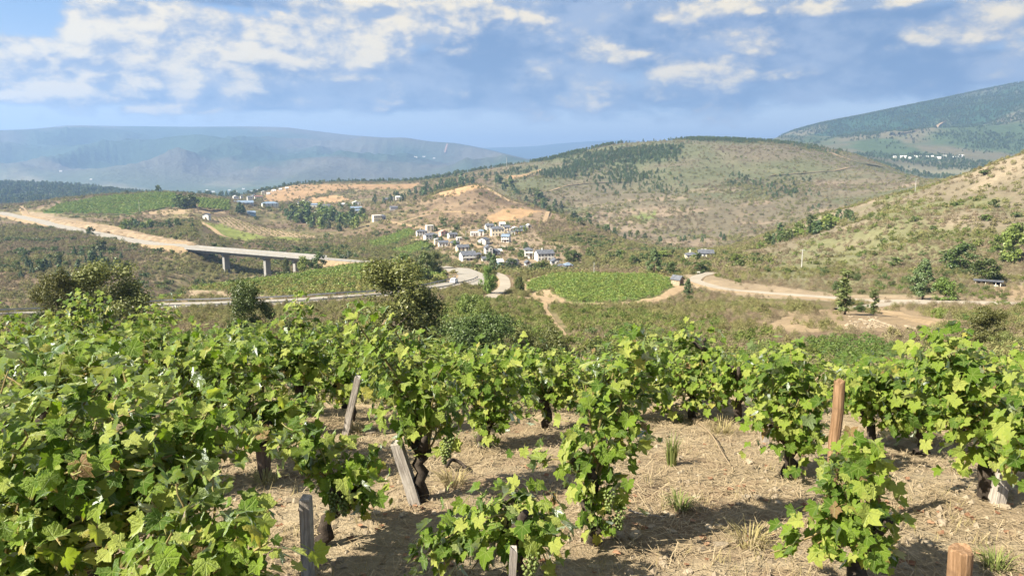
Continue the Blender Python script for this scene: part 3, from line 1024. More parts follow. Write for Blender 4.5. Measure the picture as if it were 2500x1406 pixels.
def tree(name, label, cat, key, x, y, h, wscale=1.0, group=None, sink=0.0, var=None):
    cm, tm = PROTO[key][(random.randrange(99) if var is None else var) % len(PROTO[key])]
    o_ = thing(name, label, cat, (x, y, height(x, y) - sink), random.uniform(0, 6.28), group)
    o_.scale = (h * wscale, h * wscale, h)
    link('crown', cm, o_)
    link('trunk', tm, o_)
    return o_


def tree_px(name, label, cat, key, u, vbase, hpx, D=None, wpx=None, group=None, dmin=14, dmax=1e9, var=None):
    """a tree standing where the picture shows its foot; its height follows from its distance"""
    if D is not None:
        t = float(t_of(u, vbase))
        p = Vector((t * D, D, height(t * D, D)))
    else:
        p = hit(u, vbase, dmin, dmax)
    h = hpx * p.y / F
    if D is not None:
        h = max(h, s_of_v(vbase - hpx) * p.y - p.z)
    unit_w = {'round': .95, 'bush': 1.15, 'pine': .58, 'poplar': .22, 'stone': .8}
    kd = key.split('_')[0]
    uw = {'oak': .95, 'darkoak': .95, 'bush': 1.2, 'olivebush': 1.2, 'bright': 1.0, 'pine': .58, 'round': .95, 'poplar': .25, 'stone': .8}[kd]
    ws = 1.0 if wpx is None else (wpx * p.y / F) / (uw * h)
    return tree(name, label, cat, key, p.x, p.y, h, ws, group, 0.02 * h, var)


# ------------------------------------------------------------------ one object that scatters many small plants
def scatter(name, pts, sizes, protos, label=None, squash=(0.75, 1.1)):
    """pts (n,3); protos: list of meshes; a single object of kind stuff"""
    n = len(pts)
    me = bpy.data.meshes.new(name)
    me.vertices.add(n)
    me.vertices.foreach_set('co', np.asarray(pts, np.float32).ravel())
    r = np.random.default_rng(len(name) * 7 + n)
    ids = r.integers(0, len(protos), n)
    a1 = me.attributes.new('scl', 'FLOAT_VECTOR', 'POINT')
    s3 = np.stack([sizes, sizes, sizes * r.uniform(*squash, n)], 1).astype(np.float32)
    a1.data.foreach_set('vector', s3.ravel())
    a2 = me.attributes.new('rot', 'FLOAT_VECTOR', 'POINT')
    rt_ = np.zeros((n, 3), np.float32)
    rt_[:, 2] = r.uniform(0, 6.283, n)
    a2.data.foreach_set('vector', rt_.ravel())
    a3 = me.attributes.new('idx', 'INT', 'POINT')
    a3.data.foreach_set('value', ids.astype(np.int32))
    ob = link(name, me)
    ng = bpy.data.node_groups.new(name, 'GeometryNodeTree')
    ng.interface.new_socket('Geometry', in_out='INPUT', socket_type='NodeSocketGeometry')
    ng.interface.new_socket('Geometry', in_out='OUTPUT', socket_type='NodeSocketGeometry')
    nin, nout = ng.nodes.new('NodeGroupInput'), ng.nodes.new('NodeGroupOutput')
    jn = ng.nodes.new('GeometryNodeJoinGeometry')

    def attr(nm, typ):
        a_ = ng.nodes.new('GeometryNodeInputNamedAttribute')
        a_.data_type = typ
        a_.inputs['Name'].default_value = nm
        return a_.outputs[0]
    for k, pm in enumerate(protos):
        src = bpy.data.objects.new(name + '_plant', pm)
        oi = ng.nodes.new('GeometryNodeObjectInfo')
        oi.inputs['Object'].default_value = src
        oi.inputs['As Instance'].default_value = True
        ip = ng.nodes.new('GeometryNodeInstanceOnPoints')
        cmp_ = ng.nodes.new('FunctionNodeCompare')
        cmp_.data_type = 'INT'
        cmp_.operation = 'EQUAL'
        ng.links.new(attr('idx', 'INT'), cmp_.inputs[2])
        cmp_.inputs[3].default_value = k
        ng.links.new(nin.outputs[0], ip.inputs['Points'])
        ng.links.new(cmp_.outputs[0], ip.inputs['Selection'])
        ng.links.new(oi.outputs['Geometry'], ip.inputs['Instance'])
        ng.links.new(attr('rot', 'FLOAT_VECTOR'), ip.inputs['Rotation'])
        ng.links.new(attr('scl', 'FLOAT_VECTOR'), ip.inputs['Scale'])
        ng.links.new(ip.outputs[0], jn.inputs[0])
    ng.links.new(jn.outputs[0], nout.inputs[0])
    md = ob.modifiers.new('scatter', 'NODES')
    md.node_group = ng
    return tag(ob, label, kind='stuff')


# visibility of the ground from around the camera, with room for a plant's height
_run = np.maximum.accumulate(np.vstack([np.full((1, nT), -9.0), GZ / GD])[:-1], axis=0)
_cell = np.abs(np.gradient(GD, axis=0) * np.gradient(GX, axis=1))


def sample(n, dens, plant_h=2.0):
    """n ground points drawn with weight dens (on the terrain grid)"""
    vis = (GZ + plant_h * 1.3) / GD > _run
    p_ = (np.clip(dens, 0, None) * _cell * vis * (np.abs(TT)[None, :] < 0.80))[:-1, :-1].ravel()
    k = rng.choice(len(p_), n, p=p_ / p_.sum())
    i_, j_ = k // (nT - 1), k % (nT - 1)
    a, b = rng.random(n), rng.random(n)
    f4 = lambda G: (G[i_, j_] * (1 - a) * (1 - b) + G[i_ + 1, j_] * a * (1 - b) + G[i_, j_ + 1] * (1 - a) * b + G[i_ + 1, j_ + 1] * a * b)
    return np.stack([f4(GX), f4(GD), f4(GZ)], 1), (i_, j_)


# where nothing grows wild: fields, roads
KEEP = np.ones(GX.shape)
FKEEP = [.0, 0, 0, .3, .15, .15, .05, .12, .1, .1, .1, .1, 0, 0, .4, .25, 0, .12, 0, .30, 0, .3, .07, .4, .22]
for fi_, pw in enumerate(FW):
    x0, y0 = pw.min(0) - 3
    x1, y1 = pw.max(0) + 3
    sel = (GX > x0) & (GX < x1) & (GD > y0) & (GD < y1)
    ins = np.zeros(GX.shape, bool)
    ins[sel] = inside(GX[sel], GD[sel], pw)
    KEEP[ins] = FKEEP[fi_]
# ------------------------------------------------------------------ roads and tracks draped on the ground
def spline(P_, step):
    P_ = np.asarray(P_, float)
    P_ = np.vstack([2 * P_[0] - P_[1], P_, 2 * P_[-1] - P_[-2]])
    out = []
    for i_ in range(1, len(P_) - 2):
        p0, p1, p2, p3 = P_[i_ - 1:i_ + 3]
        m_ = max(2, int(np.linalg.norm(p2 - p1) / step))
        for a in np.arange(m_) / m_:
            out.append(0.5 * (2 * p1 + (p2 - p0) * a + (2 * p0 - 5 * p1 + 4 * p2 - p3) * a * a + (3 * p1 - p0 - 3 * p2 + p3) * a ** 3))
    out.append(P_[-2])
    return np.array(out)


ROADLINES = []


def drape(name, pts, width, mat, off=0.15, step=4.0, dmin=14, dmax=1e9, verge=1.5, fixed=None, smooth_z=2):
    """pts: picture points of the centre line, or world points when fixed"""
    Pw = np.array([[p.x, p.y] for p in (hit(u, v, dmin, dmax) for u, v in pts)]) if fixed is None else np.asarray(fixed)[:, :2]
    c = spline(Pw, step)
    tn = np.gradient(c, axis=0)
    tn /= np.linalg.norm(tn, axis=1)[:, None] + 1e-9
    nr_ = np.stack([-tn[:, 1], tn[:, 0]], 1)
    z = np.array([max(height(*(c[i_] + nr_[i_] * width * k)) for k in (-.5, -.25, 0, .25, .5)) for i_ in range(len(c))])
    if smooth_z:
        kk = np.ones(2 * smooth_z + 1) / (2 * smooth_z + 1)
        z = np.maximum(z, np.convolve(np.pad(z, smooth_z, 'edge'), kk, 'valid'))
    z = z + off
    if fixed is not None and np.asarray(fixed).shape[1] == 3:
        zf = spline(np.asarray(fixed), step)[:, 2]
        z = np.maximum(z, zf)
    L_, R_ = c + nr_ * width / 2, c - nr_ * width / 2
    m_ = len(c)
    v = np.concatenate([np.column_stack([L_, z]), np.column_stack([R_, z])])
    i_ = np.arange(m_ - 1)
    o_ = link(name, mesh_np(name, v, np.stack([i_, i_ + m_, i_ + m_ + 1, i_ + 1], 1), mats=[mat], smooth=True))
    tag(o_, kind='structure')
    if verge:
        Lo, Ro = c + nr_ * (width / 2 + verge), c - nr_ * (width / 2 + verge)
        zl = np.array([height(*p) for p in Lo]) - 0.25
        zr = np.array([height(*p) for p in Ro]) - 0.25
        v = np.concatenate([np.column_stack([Lo, zl]), np.column_stack([L_, z - .02]), np.column_stack([R_, z - .02]), np.column_stack([Ro, zr])])
        fs = np.concatenate([np.stack([i_, i_ + m_, i_ + m_ + 1, i_ + 1], 1), np.stack([i_ + 2 * m_, i_ + 3 * m_, i_ + 3 * m_ + 1, i_ + 2 * m_ + 1], 1)])
        tag(link(name + '_verge', mesh_np(name + '_verge', v, fs, mats=[M['verge']], smooth=True)), kind='structure')
    ROADLINES.append((c, width / 2 + 1.2))
    return c, z, nr_


hw = drape('highway', [(-60, 517), (0, 522), (60, 535), (140, 553), (250, 575), (330, 590), (420, 602), (482, 608)], 13, M['asphalt'], .5, 8, 430, 900, 3)
drape('service_track', [(52, 505), (60, 518), (80, 530), (150, 538), (260, 552), (340, 572), (420, 590), (470, 601)], 5, M['track'], .4, 8, 450, 950, 1)
near_pts = [(-150, 786), (0, 779), (100, 774), (250, 767), (400, 756), (550, 749), (700, 741), (870, 729), (1000, 713), (1080, 700), (1128, 688), (1143, 676), (1125, 667), (1090, 661)]
nr = drape('valley_road', near_pts, 7.0, M['asphalt'], .25, 4, 100, 345, 2)
drape('junction_road', [(1088, 659), (1130, 662), (1158, 670), (1166, 684), (1170, 700)], 6.5, M['asphalt'], .3, 4, 180, 345, 1)
drape('lane', [(1208, 668), (1226, 678), (1233, 692), (1230, 706), (1205, 722), (1190, 735)], 3.4, M['pale_road'], .25, 3, 150, 330, 1)
rr = drape('upper_lane', [(1736, 668), (1700, 680), (1702, 690), (1760, 706), (1850, 716), (2000, 728), (2150, 739), (2300, 742), (2400, 744), (2560, 747)], 3.8, M['pale_road'], .2, 3, 120, 262, 1.0)
drape('farm_track', [(2058, 758), (2130, 750), (2200, 745), (2260, 743)], 3.0, M['pale_road'], .2, 3, 90, 200, 1)
drape('ruin_track', [(2095, 757), (2150, 764), (2200, 772), (2260, 782), (2330, 797)], 2.8, M['track'], .15, 2, 75, 170, 1)
drape('plot_track', [(1210, 722), (1270, 728), (1330, 736), (1380, 743), (1500, 748), (1600, 736), (1650, 712), (1668, 700)], 2.6, M['track'], .15, 2, 140, 290, 1)
drape('footpath', [(1300, 728), (1330, 740), (1332, 756), (1345, 775), (1368, 805), (1390, 838)], .9, M['track'], .1, 1.5, 60, 220, .4)
drape('spur_track', [(1166, 450), (1200, 468), (1240, 490), (1290, 502), (1330, 513)], 4, M['track'], .4, 6, 700, 1000, .6)
drape('spur_path', [(1338, 518), (1334, 530), (1328, 543), (1318, 547)], 4, M['track'], .4, 6, 600, 900, .6)
drape('village_lane', [(930, 535), (970, 545), (1020, 555), (1050, 572), (1100, 590), (1160, 600), (1180, 606)], 4.5, M['track'], .3, 6, 420, 800, .8)
drape('garden_lane', [(1216, 600), (1250, 607), (1285, 612)], 3.2, M['pale_road'], .3, 4, 400, 640, .6)
drape('village_track', [(1165, 522), (1050, 524), (970, 548)], 3.5, M['track'], .4, 6, 560, 950, .6)
drape('hill_track', [(1330, 470), (1400, 452), (1480, 446), (1530, 436)], 4, M['track'], .5, 12, 1000, 1690, 0)
drape('heath_track', [(1880, 430), (1960, 425), (2040, 418), (2090, 410)], 5, M['track'], .5, 12, 1000, 1690, 0)
drape('pass_track', [(2020, 373), (2060, 385), (2110, 402), (2160, 414)], 7, M['track'], .5, 12, 1000, 2600, 0)
drape('field_track', [(220, 521), (290, 500), (340, 483), (372, 474)], 4, M['track'], .5, 10, 600, 1000, 0)
drape('plot_edge_track', [(150, 522), (240, 524), (330, 522), (400, 508), (480, 512), (540, 513)], 4, M['track'], .5, 10, 600, 1000, 0)
drape('meadow_track', [(490, 545), (520, 562), (550, 580), (640, 590), (740, 592)], 3.6, M['track'], .5, 8, 470, 1000, 0)
drape('mountain_track', [(2170, 330), (2230, 322), (2290, 310), (2320, 296)], 12, M['track'], 2, 40, 2700, 4700, 0)
drape('firebreak', [(1086, 376), (1088, 366), (1092, 352)], 14, M['firebreak'], 2, 60, 5000, 9000, 0)
# wild plants keep off the roads
for c, wd in ROADLINES:
    for i0 in range(0, len(c), 3):
        p = c[i0]
        sl = (np.abs(GX - p[0]) < wd + 8) & (np.abs(GD - p[1]) < wd + 8)
        if sl.any():
            seg = c[max(0, i0 - 3):i0 + 5]
            dd = np.min(np.hypot(GX[sl][:, None] - seg[None, :, 0], GD[sl][:, None] - seg[None, :, 1]), 1)
            kk = KEEP[sl]
            kk[dd < wd] = 0
            KEEP[sl] = kk


def rail(label, c, z, nr_, side, half, h=.75, a=0, b=None):
    o_ = thing('guard_rail', label, 'guard rail', (c[a][0], c[a][1], z[a]))
    q_ = c[a:b] + nr_[a:b] * side * half
    o3 = np.array([c[a][0], c[a][1], z[a]])
    pts = np.column_stack([q_, z[a:b]]) - o3
    mb = MB()
    k = len(pts)
    w2_ = np.column_stack([nr_[a:b] * 0.04, np.zeros(k)])
    lo, hi_ = np.array([0, 0, h - .32]), np.array([0, 0, h])
    vs = np.concatenate([pts + lo - w2_, pts + hi_ - w2_, pts + hi_ + w2_, pts + lo + w2_])
    fs = []
    for i_ in range(k - 1):
        for j_ in range(4):
            j2 = (j_ + 1) % 4
            fs.append((j_ * k + i_, j2 * k + i_, j2 * k + i_ + 1, j_ * k + i_ + 1))
    mb.add(vs, fs)
    mb.build('rail', M['rail'], o_)
    pm = MB()
    pm.box((0, 0, h / 2 - .1), (.12, .12, h + .1))
    pm = pm.mesh('post', M['rail'])
    for i_ in range(0, k, 1):
        link('post', pm, o_, tuple(pts[i_] - 2.6 * w2_[i_] * side * -1))
    return o_


c_, z_, n_ = nr
rail('grey roadside guard rail on the vineyard side of the valley road', c_, z_, n_, 1, 3.7, .8, 0, len(c_) - 12)
rail('grey roadside guard rail on the valley road edge nearest the grape vines', c_, z_, n_, -1, 3.7, .8, 0, len(c_) - 12)

# cut rock face above the highway
cp = [(95, 532), (150, 545), (220, 556), (280, 568), (340, 580), (400, 592), (450, 600)]
A_ = spline(np.array([[p.x, p.y] for p in (hit(u, v + 6, 430, 900) for u, v in cp)]), 5)
tn = np.gradient(A_, axis=0)
tn /= np.linalg.norm(tn, axis=1)[:, None]
nn = np.stack([-tn[:, 1], tn[:, 0]], 1)
nn *= np.sign(nn[:, 1])[:, None]
rowsv = []
for k in range(7):
    f_ = k / 6
    off_ = 1.0 + 9 * f_ + fbm(A_[:, 0] + 31 * k, A_[:, 1], 9, 3, 5) * 1.3
    xy = A_ + nn * off_[:, None]
    zz = np.array([height(*p) for p in xy]) + 0.3 + 4.2 * math.sin(math.pi * min(f_ * 0.8, 1)) * (0.5 + 0.5 * math.cos(0)) * np.sin(np.linspace(0.15, math.pi - .1, len(A_))) * 0.8 + fbm(A_[:, 0], A_[:, 1] + 40 * k, 6, 3, 6) * .5
    rowsv.append(np.column_stack([xy, zz]))
rowsv.append(np.column_stack([A_ + nn * 16, np.array([height(*p) for p in A_ + nn * 16]) - 1]))
m_ = len(A_)
i_ = (np.arange(len(rowsv) - 1)[:, None] * m_ + np.arange(m_ - 1)[None, :]).ravel()
tag(link('road_cutting', mesh_np('road_cutting', np.concatenate(rowsv), np.stack([i_, i_ + m_, i_ + m_ + 1, i_ + 1], 1), mats=[M['cut']])), kind='structure')

RAILS = []
# ------------------------------------------------------------------ viaduct
pA = np.array([float(t_of(474, 606)) * 472, 472, float(s_of_v(605.5)) * 472])
pC = np.array([float(t_of(865, 637)) * 392, 392, float(s_of_v(637)) * 392])
_t = float(t_of(768, 629))
_l = (_t * pA[1] - pA[0]) / ((pC - pA)[0] - _t * (pC - pA)[1])
pB = pA + (pC - pA) * _l
ax_ = pB - pA
Lb = float(np.linalg.norm(ax_))
yaw = math.atan2(ax_[1], ax_[0])
slope = (pB[2] - pA[2]) / Lb
via = thing('viaduct', 'long grey concrete road viaduct on square piers across the gorge', 'bridge', tuple(pA), yaw)
mb = MB()


def prism(mb, x0, x1, prof, sl):
    n_p = len(prof)
    v = [(x, y_, z_ + x * sl) for x in (x0, x1) for y_, z_ in prof]
    fs = [tuple(range(n_p - 1, -1, -1)), tuple(range(n_p, 2 * n_p))]
    fs += [(j_, (j_ + 1) % n_p, n_p + (j_ + 1) % n_p, n_p + j_) for j_ in range(n_p)]
    mb.add(v, fs)


prism(mb, -2, Lb + 4, [(-5.5, 0), (5.5, 0), (5.5, -.35), (3.2, -.7), (-3.2, -.7), (-5.5, -.35)][::-1], slope)
mb.build('deck', M['concrete'], via)
mb = MB()
prism(mb, -1, Lb + 2, [(-2.6, -.7), (2.6, -.7), (2.2, -2.3), (-2.2, -2.3)][::-1], slope)
mb.build('girder', M['concrete'], via)
for sd in (-1, 1):
    mb = MB()
    prism(mb, -2, Lb + 4, [(sd * 5.35 - .15, 0.0), (sd * 5.35 + .15, 0.0), (sd * 5.35 + .15, .95), (sd * 5.35 - .15, .95)], slope)
    mb.build('parapet', M['concrete'], via)
for uu in (551, 651, 723):
    # where the bridge line crosses the sight line through this picture column
    tq = float(t_of(uu, 625))
    lam = (tq * pA[1] - pA[0]) / (ax_[0] - tq * ax_[1])
    xx = lam * Lb
    wp = pA + ax_ * lam
    zg = height(wp[0], wp[1]) - pA[2] - 1.5
    mb = MB()
    mb.box((xx, 0, (zg + xx * slope - 2.3 - .9) / 2), (2.0, 3.6, xx * slope - 3.2 - zg))
    pr = mb.build('pier', M['concrete'], via)
    mb = MB()
    mb.box((xx, 0, xx * slope - 2.75), (2.4, 5.0, .9))
    mb.build('pier_cap', M['concrete'], pr)
drape('bridge_road', None, 9.6, M['asphalt'], .0, 6, fixed=[tuple(pA + ax_ * f_ + np.array([0, 0, .03])) for f_ in (-.02, .25, .5, .75, 1.02)], verge=0, smooth_z=0)
e1 = hit(1086, 659, 150, 350)
bt = [tuple(pB - np.array([0, 0, .1])), tuple(pC - np.array([0, 0, .1])), (float(t_of(960, 644)) * 372, 372, float(s_of_v(644)) * 372), (e1.x, e1.y, e1.z + .3)]
ap = drape('approach_road', None, 8.6, M['asphalt'], .3, 5, fixed=bt, verge=5, smooth_z=0)
RAILS.append(ap)

rail('pale road barrier continuing right from the viaduct end', *RAILS[0], -1, 4.2, .9, 0, None)
# ------------------------------------------------------------------ houses
WIN = {}


def win_mesh(wd, hg):
    k = (wd, hg)
    if k not in WIN:
        fr = MB()
        t_ = .09
        for sx in (-1, 1):
            fr.box((sx * (wd / 2 + t_ / 2), 0, 0), (t_, .12, hg + 2 * t_))
            fr.box((0, 0, sx * (hg / 2 + t_ / 2)), (wd, .12, t_))
        fr.box((0, 0, 0), (.06, .1, hg))
        gl = MB()
        gl.box((0, .02, 0), (wd, .06, hg))
        WIN[k] = (fr.mesh('window', M['frame']), gl.mesh('pane', M['glass']))
    return WIN[k]


def house(label, p, yaw_, w_, d_, h_, roof='gable', wall='white', rmat='slate', rise=None, wins=3, floors=2, chim=0, balcony=False, over=.4, name='house', cat='house', door=True, sidewin=1, group=None, dip=1.6):
    """w_ along local x; the facade looks along local -y; p is the foot of the facade's middle"""
    o_ = thing(name, label, cat, (p.x, p.y, p.z), R(yaw_), group)
    mb = MB()
    rise = rise if rise is not None else d_ * .22
    zb = -dip
    x, y0_, y1_ = w_ / 2, 0.0, d_
    if roof == 'gable':      # ridge along x
        v = [(-x, 0, zb), (x, 0, zb), (x, d_, zb), (-x, d_, zb), (-x, 0, h_), (x, 0, h_), (x, d_, h_), (-x, d_, h_), (-x, d_ / 2, h_ + rise), (x, d_ / 2, h_ + rise)]
        mb.add(v, [(0, 1, 5, 4), (1, 2, 6, 9, 5), (2, 3, 7, 6), (3, 0, 4, 8, 7)])
    elif roof == 'front':    # gable looks at the facade
        v = [(-x, 0, zb), (x, 0, zb), (x, d_, zb), (-x, d_, zb), (-x, 0, h_), (x, 0, h_), (x, d_, h_), (-x, d_, h_), (0, 0, h_ + rise), (0, d_, h_ + rise)]
        mb.add(v, [(0, 1, 5, 8, 4), (1, 2, 6, 5), (2, 3, 7, 9, 6), (3, 0, 4, 7)])
    else:
        v = [(-x, 0, zb), (x, 0, zb), (x, d_, zb), (-x, d_, zb), (-x, 0, h_), (x, 0, h_), (x, d_, h_), (-x, d_, h_)]
        mb.add(v, [(0, 1, 5, 4), (1, 2, 6, 5), (2, 3, 7, 6), (3, 0, 4, 7), (4, 5, 6, 7)])
    mb.build('wall', M[wall], o_)
    rb = MB()
    t_ = .16

    def slab(a_, b_, c_, e_):
        lo_ = np.array([a_, b_, c_, e_], float) + [0, 0, .03]
        rb.add(np.vstack([lo_, lo_ + [0, 0, t_]]), [(3, 2, 1, 0), (4, 5, 6, 7), (0, 1, 5, 4), (1, 2, 6, 5), (2, 3, 7, 6), (3, 0, 4, 7)])
    e_ = over
    if roof == 'gable':
        dz_ = rise * e_ / (d_ / 2)
        slab((-x - e_, -e_, h_ - dz_), (x + e_, -e_, h_ - dz_), (x + e_, d_ / 2, h_ + rise), (-x - e_, d_ / 2, h_ + rise))
        slab((x + e_, d_ + e_, h_ - dz_), (-x - e_, d_ + e_, h_ - dz_), (-x - e_, d_ / 2 + .002, h_ + rise), (x + e_, d_ / 2 + .002, h_ + rise))
        top_ = (0, d_ / 2, h_ + rise)
    elif roof == 'front':
        dz_ = rise * e_ / x
        slab((-x - e_, d_ + e_, h_ - dz_), (-x - e_, -e_, h_ - dz_), (0, -e_, h_ + rise), (0, d_ + e_, h_ + rise))
        slab((x + e_, -e_, h_ - dz_), (x + e_, d_ + e_, h_ - dz_), (.002, d_ + e_, h_ + rise), (.002, -e_, h_ + rise))
        top_ = (0, d_ / 2, h_ + rise)
    elif roof == 'hip':
        q_ = min(w_, d_) / 2
        a1, a2 = (-x + q_ * .9, d_ / 2, h_ + rise), (x - q_ * .9 + .01, d_ / 2, h_ + rise)
        b = [(-x - e_, -e_, h_ + .02), (x + e_, -e_, h_ + .02), (x + e_, d_ + e_, h_ + .02), (-x - e_, d_ + e_, h_ + .02)]
        rb.add(b + [a1, a2], [(0, 1, 5, 4), (1, 2, 5), (2, 3, 4, 5), (3, 0, 4), (3, 2, 1, 0)])
        top_ = (0, d_ / 2, h_ + rise)
    elif roof == 'shed':
        slab((-x - e_, -e_, h_), (x + e_, -e_, h_), (x + e_, d_ + e_, h_ + rise), (-x - e_, d_ + e_, h_ + rise))
        top_ = (0, d_ * .7, h_ + rise * .7)
    else:
        rb.box((0, d_ / 2, h_ + .12), (w_ + .3, d_ + .3, .2))
        top_ = (0, d_ / 2, h_ + .2)
    ro = rb.build('roof', M[rmat], o_)
    for k in range(chim):
        cb = MB()
        cb.box((top_[0] + (k * 2 - .5) * w_ * .25, top_[1], top_[2] + .35), (.8, .7, 1.5))
        cb.build('chimney', M[wall if wall != 'stonew' else 'greyw'], ro)
    fh = h_ / floors
    wd, hg = (1.0, 1.25)
    if wins:
        fm, gm = win_mesh(wd, hg)
        for fl in range(floors):
            for k in range(wins):
                xx = (k + .5) / wins * w_ - x
                if fl == 0 and door and k == wins // 2:
                    db = MB()
                    db.box((xx, -.03, 1.05), (1.1, .1, 2.1))
                    db.build('door', M['door'], o_)
                    continue
                wn = link('window', fm, o_, (xx, -.03, fl * fh + fh * .55))
                link('pane', gm, wn)
            if sidewin and d_ > 5:
                wn = link('window', fm, o_, (x + .03, d_ * .5, fl * fh + fh * .55), math.pi / 2)
                link('pane', gm, wn)
    if balcony:
        bb = MB()
        bb.box((0, -.6, fh * (floors - 1) + .05), (w_ * .8, 1.2, .18))
        bb.box((0, -1.14, fh * (floors - 1) + .6), (w_ * .8, .08, .9))
        bb.build('balcony', M['white'], o_)
    return o_


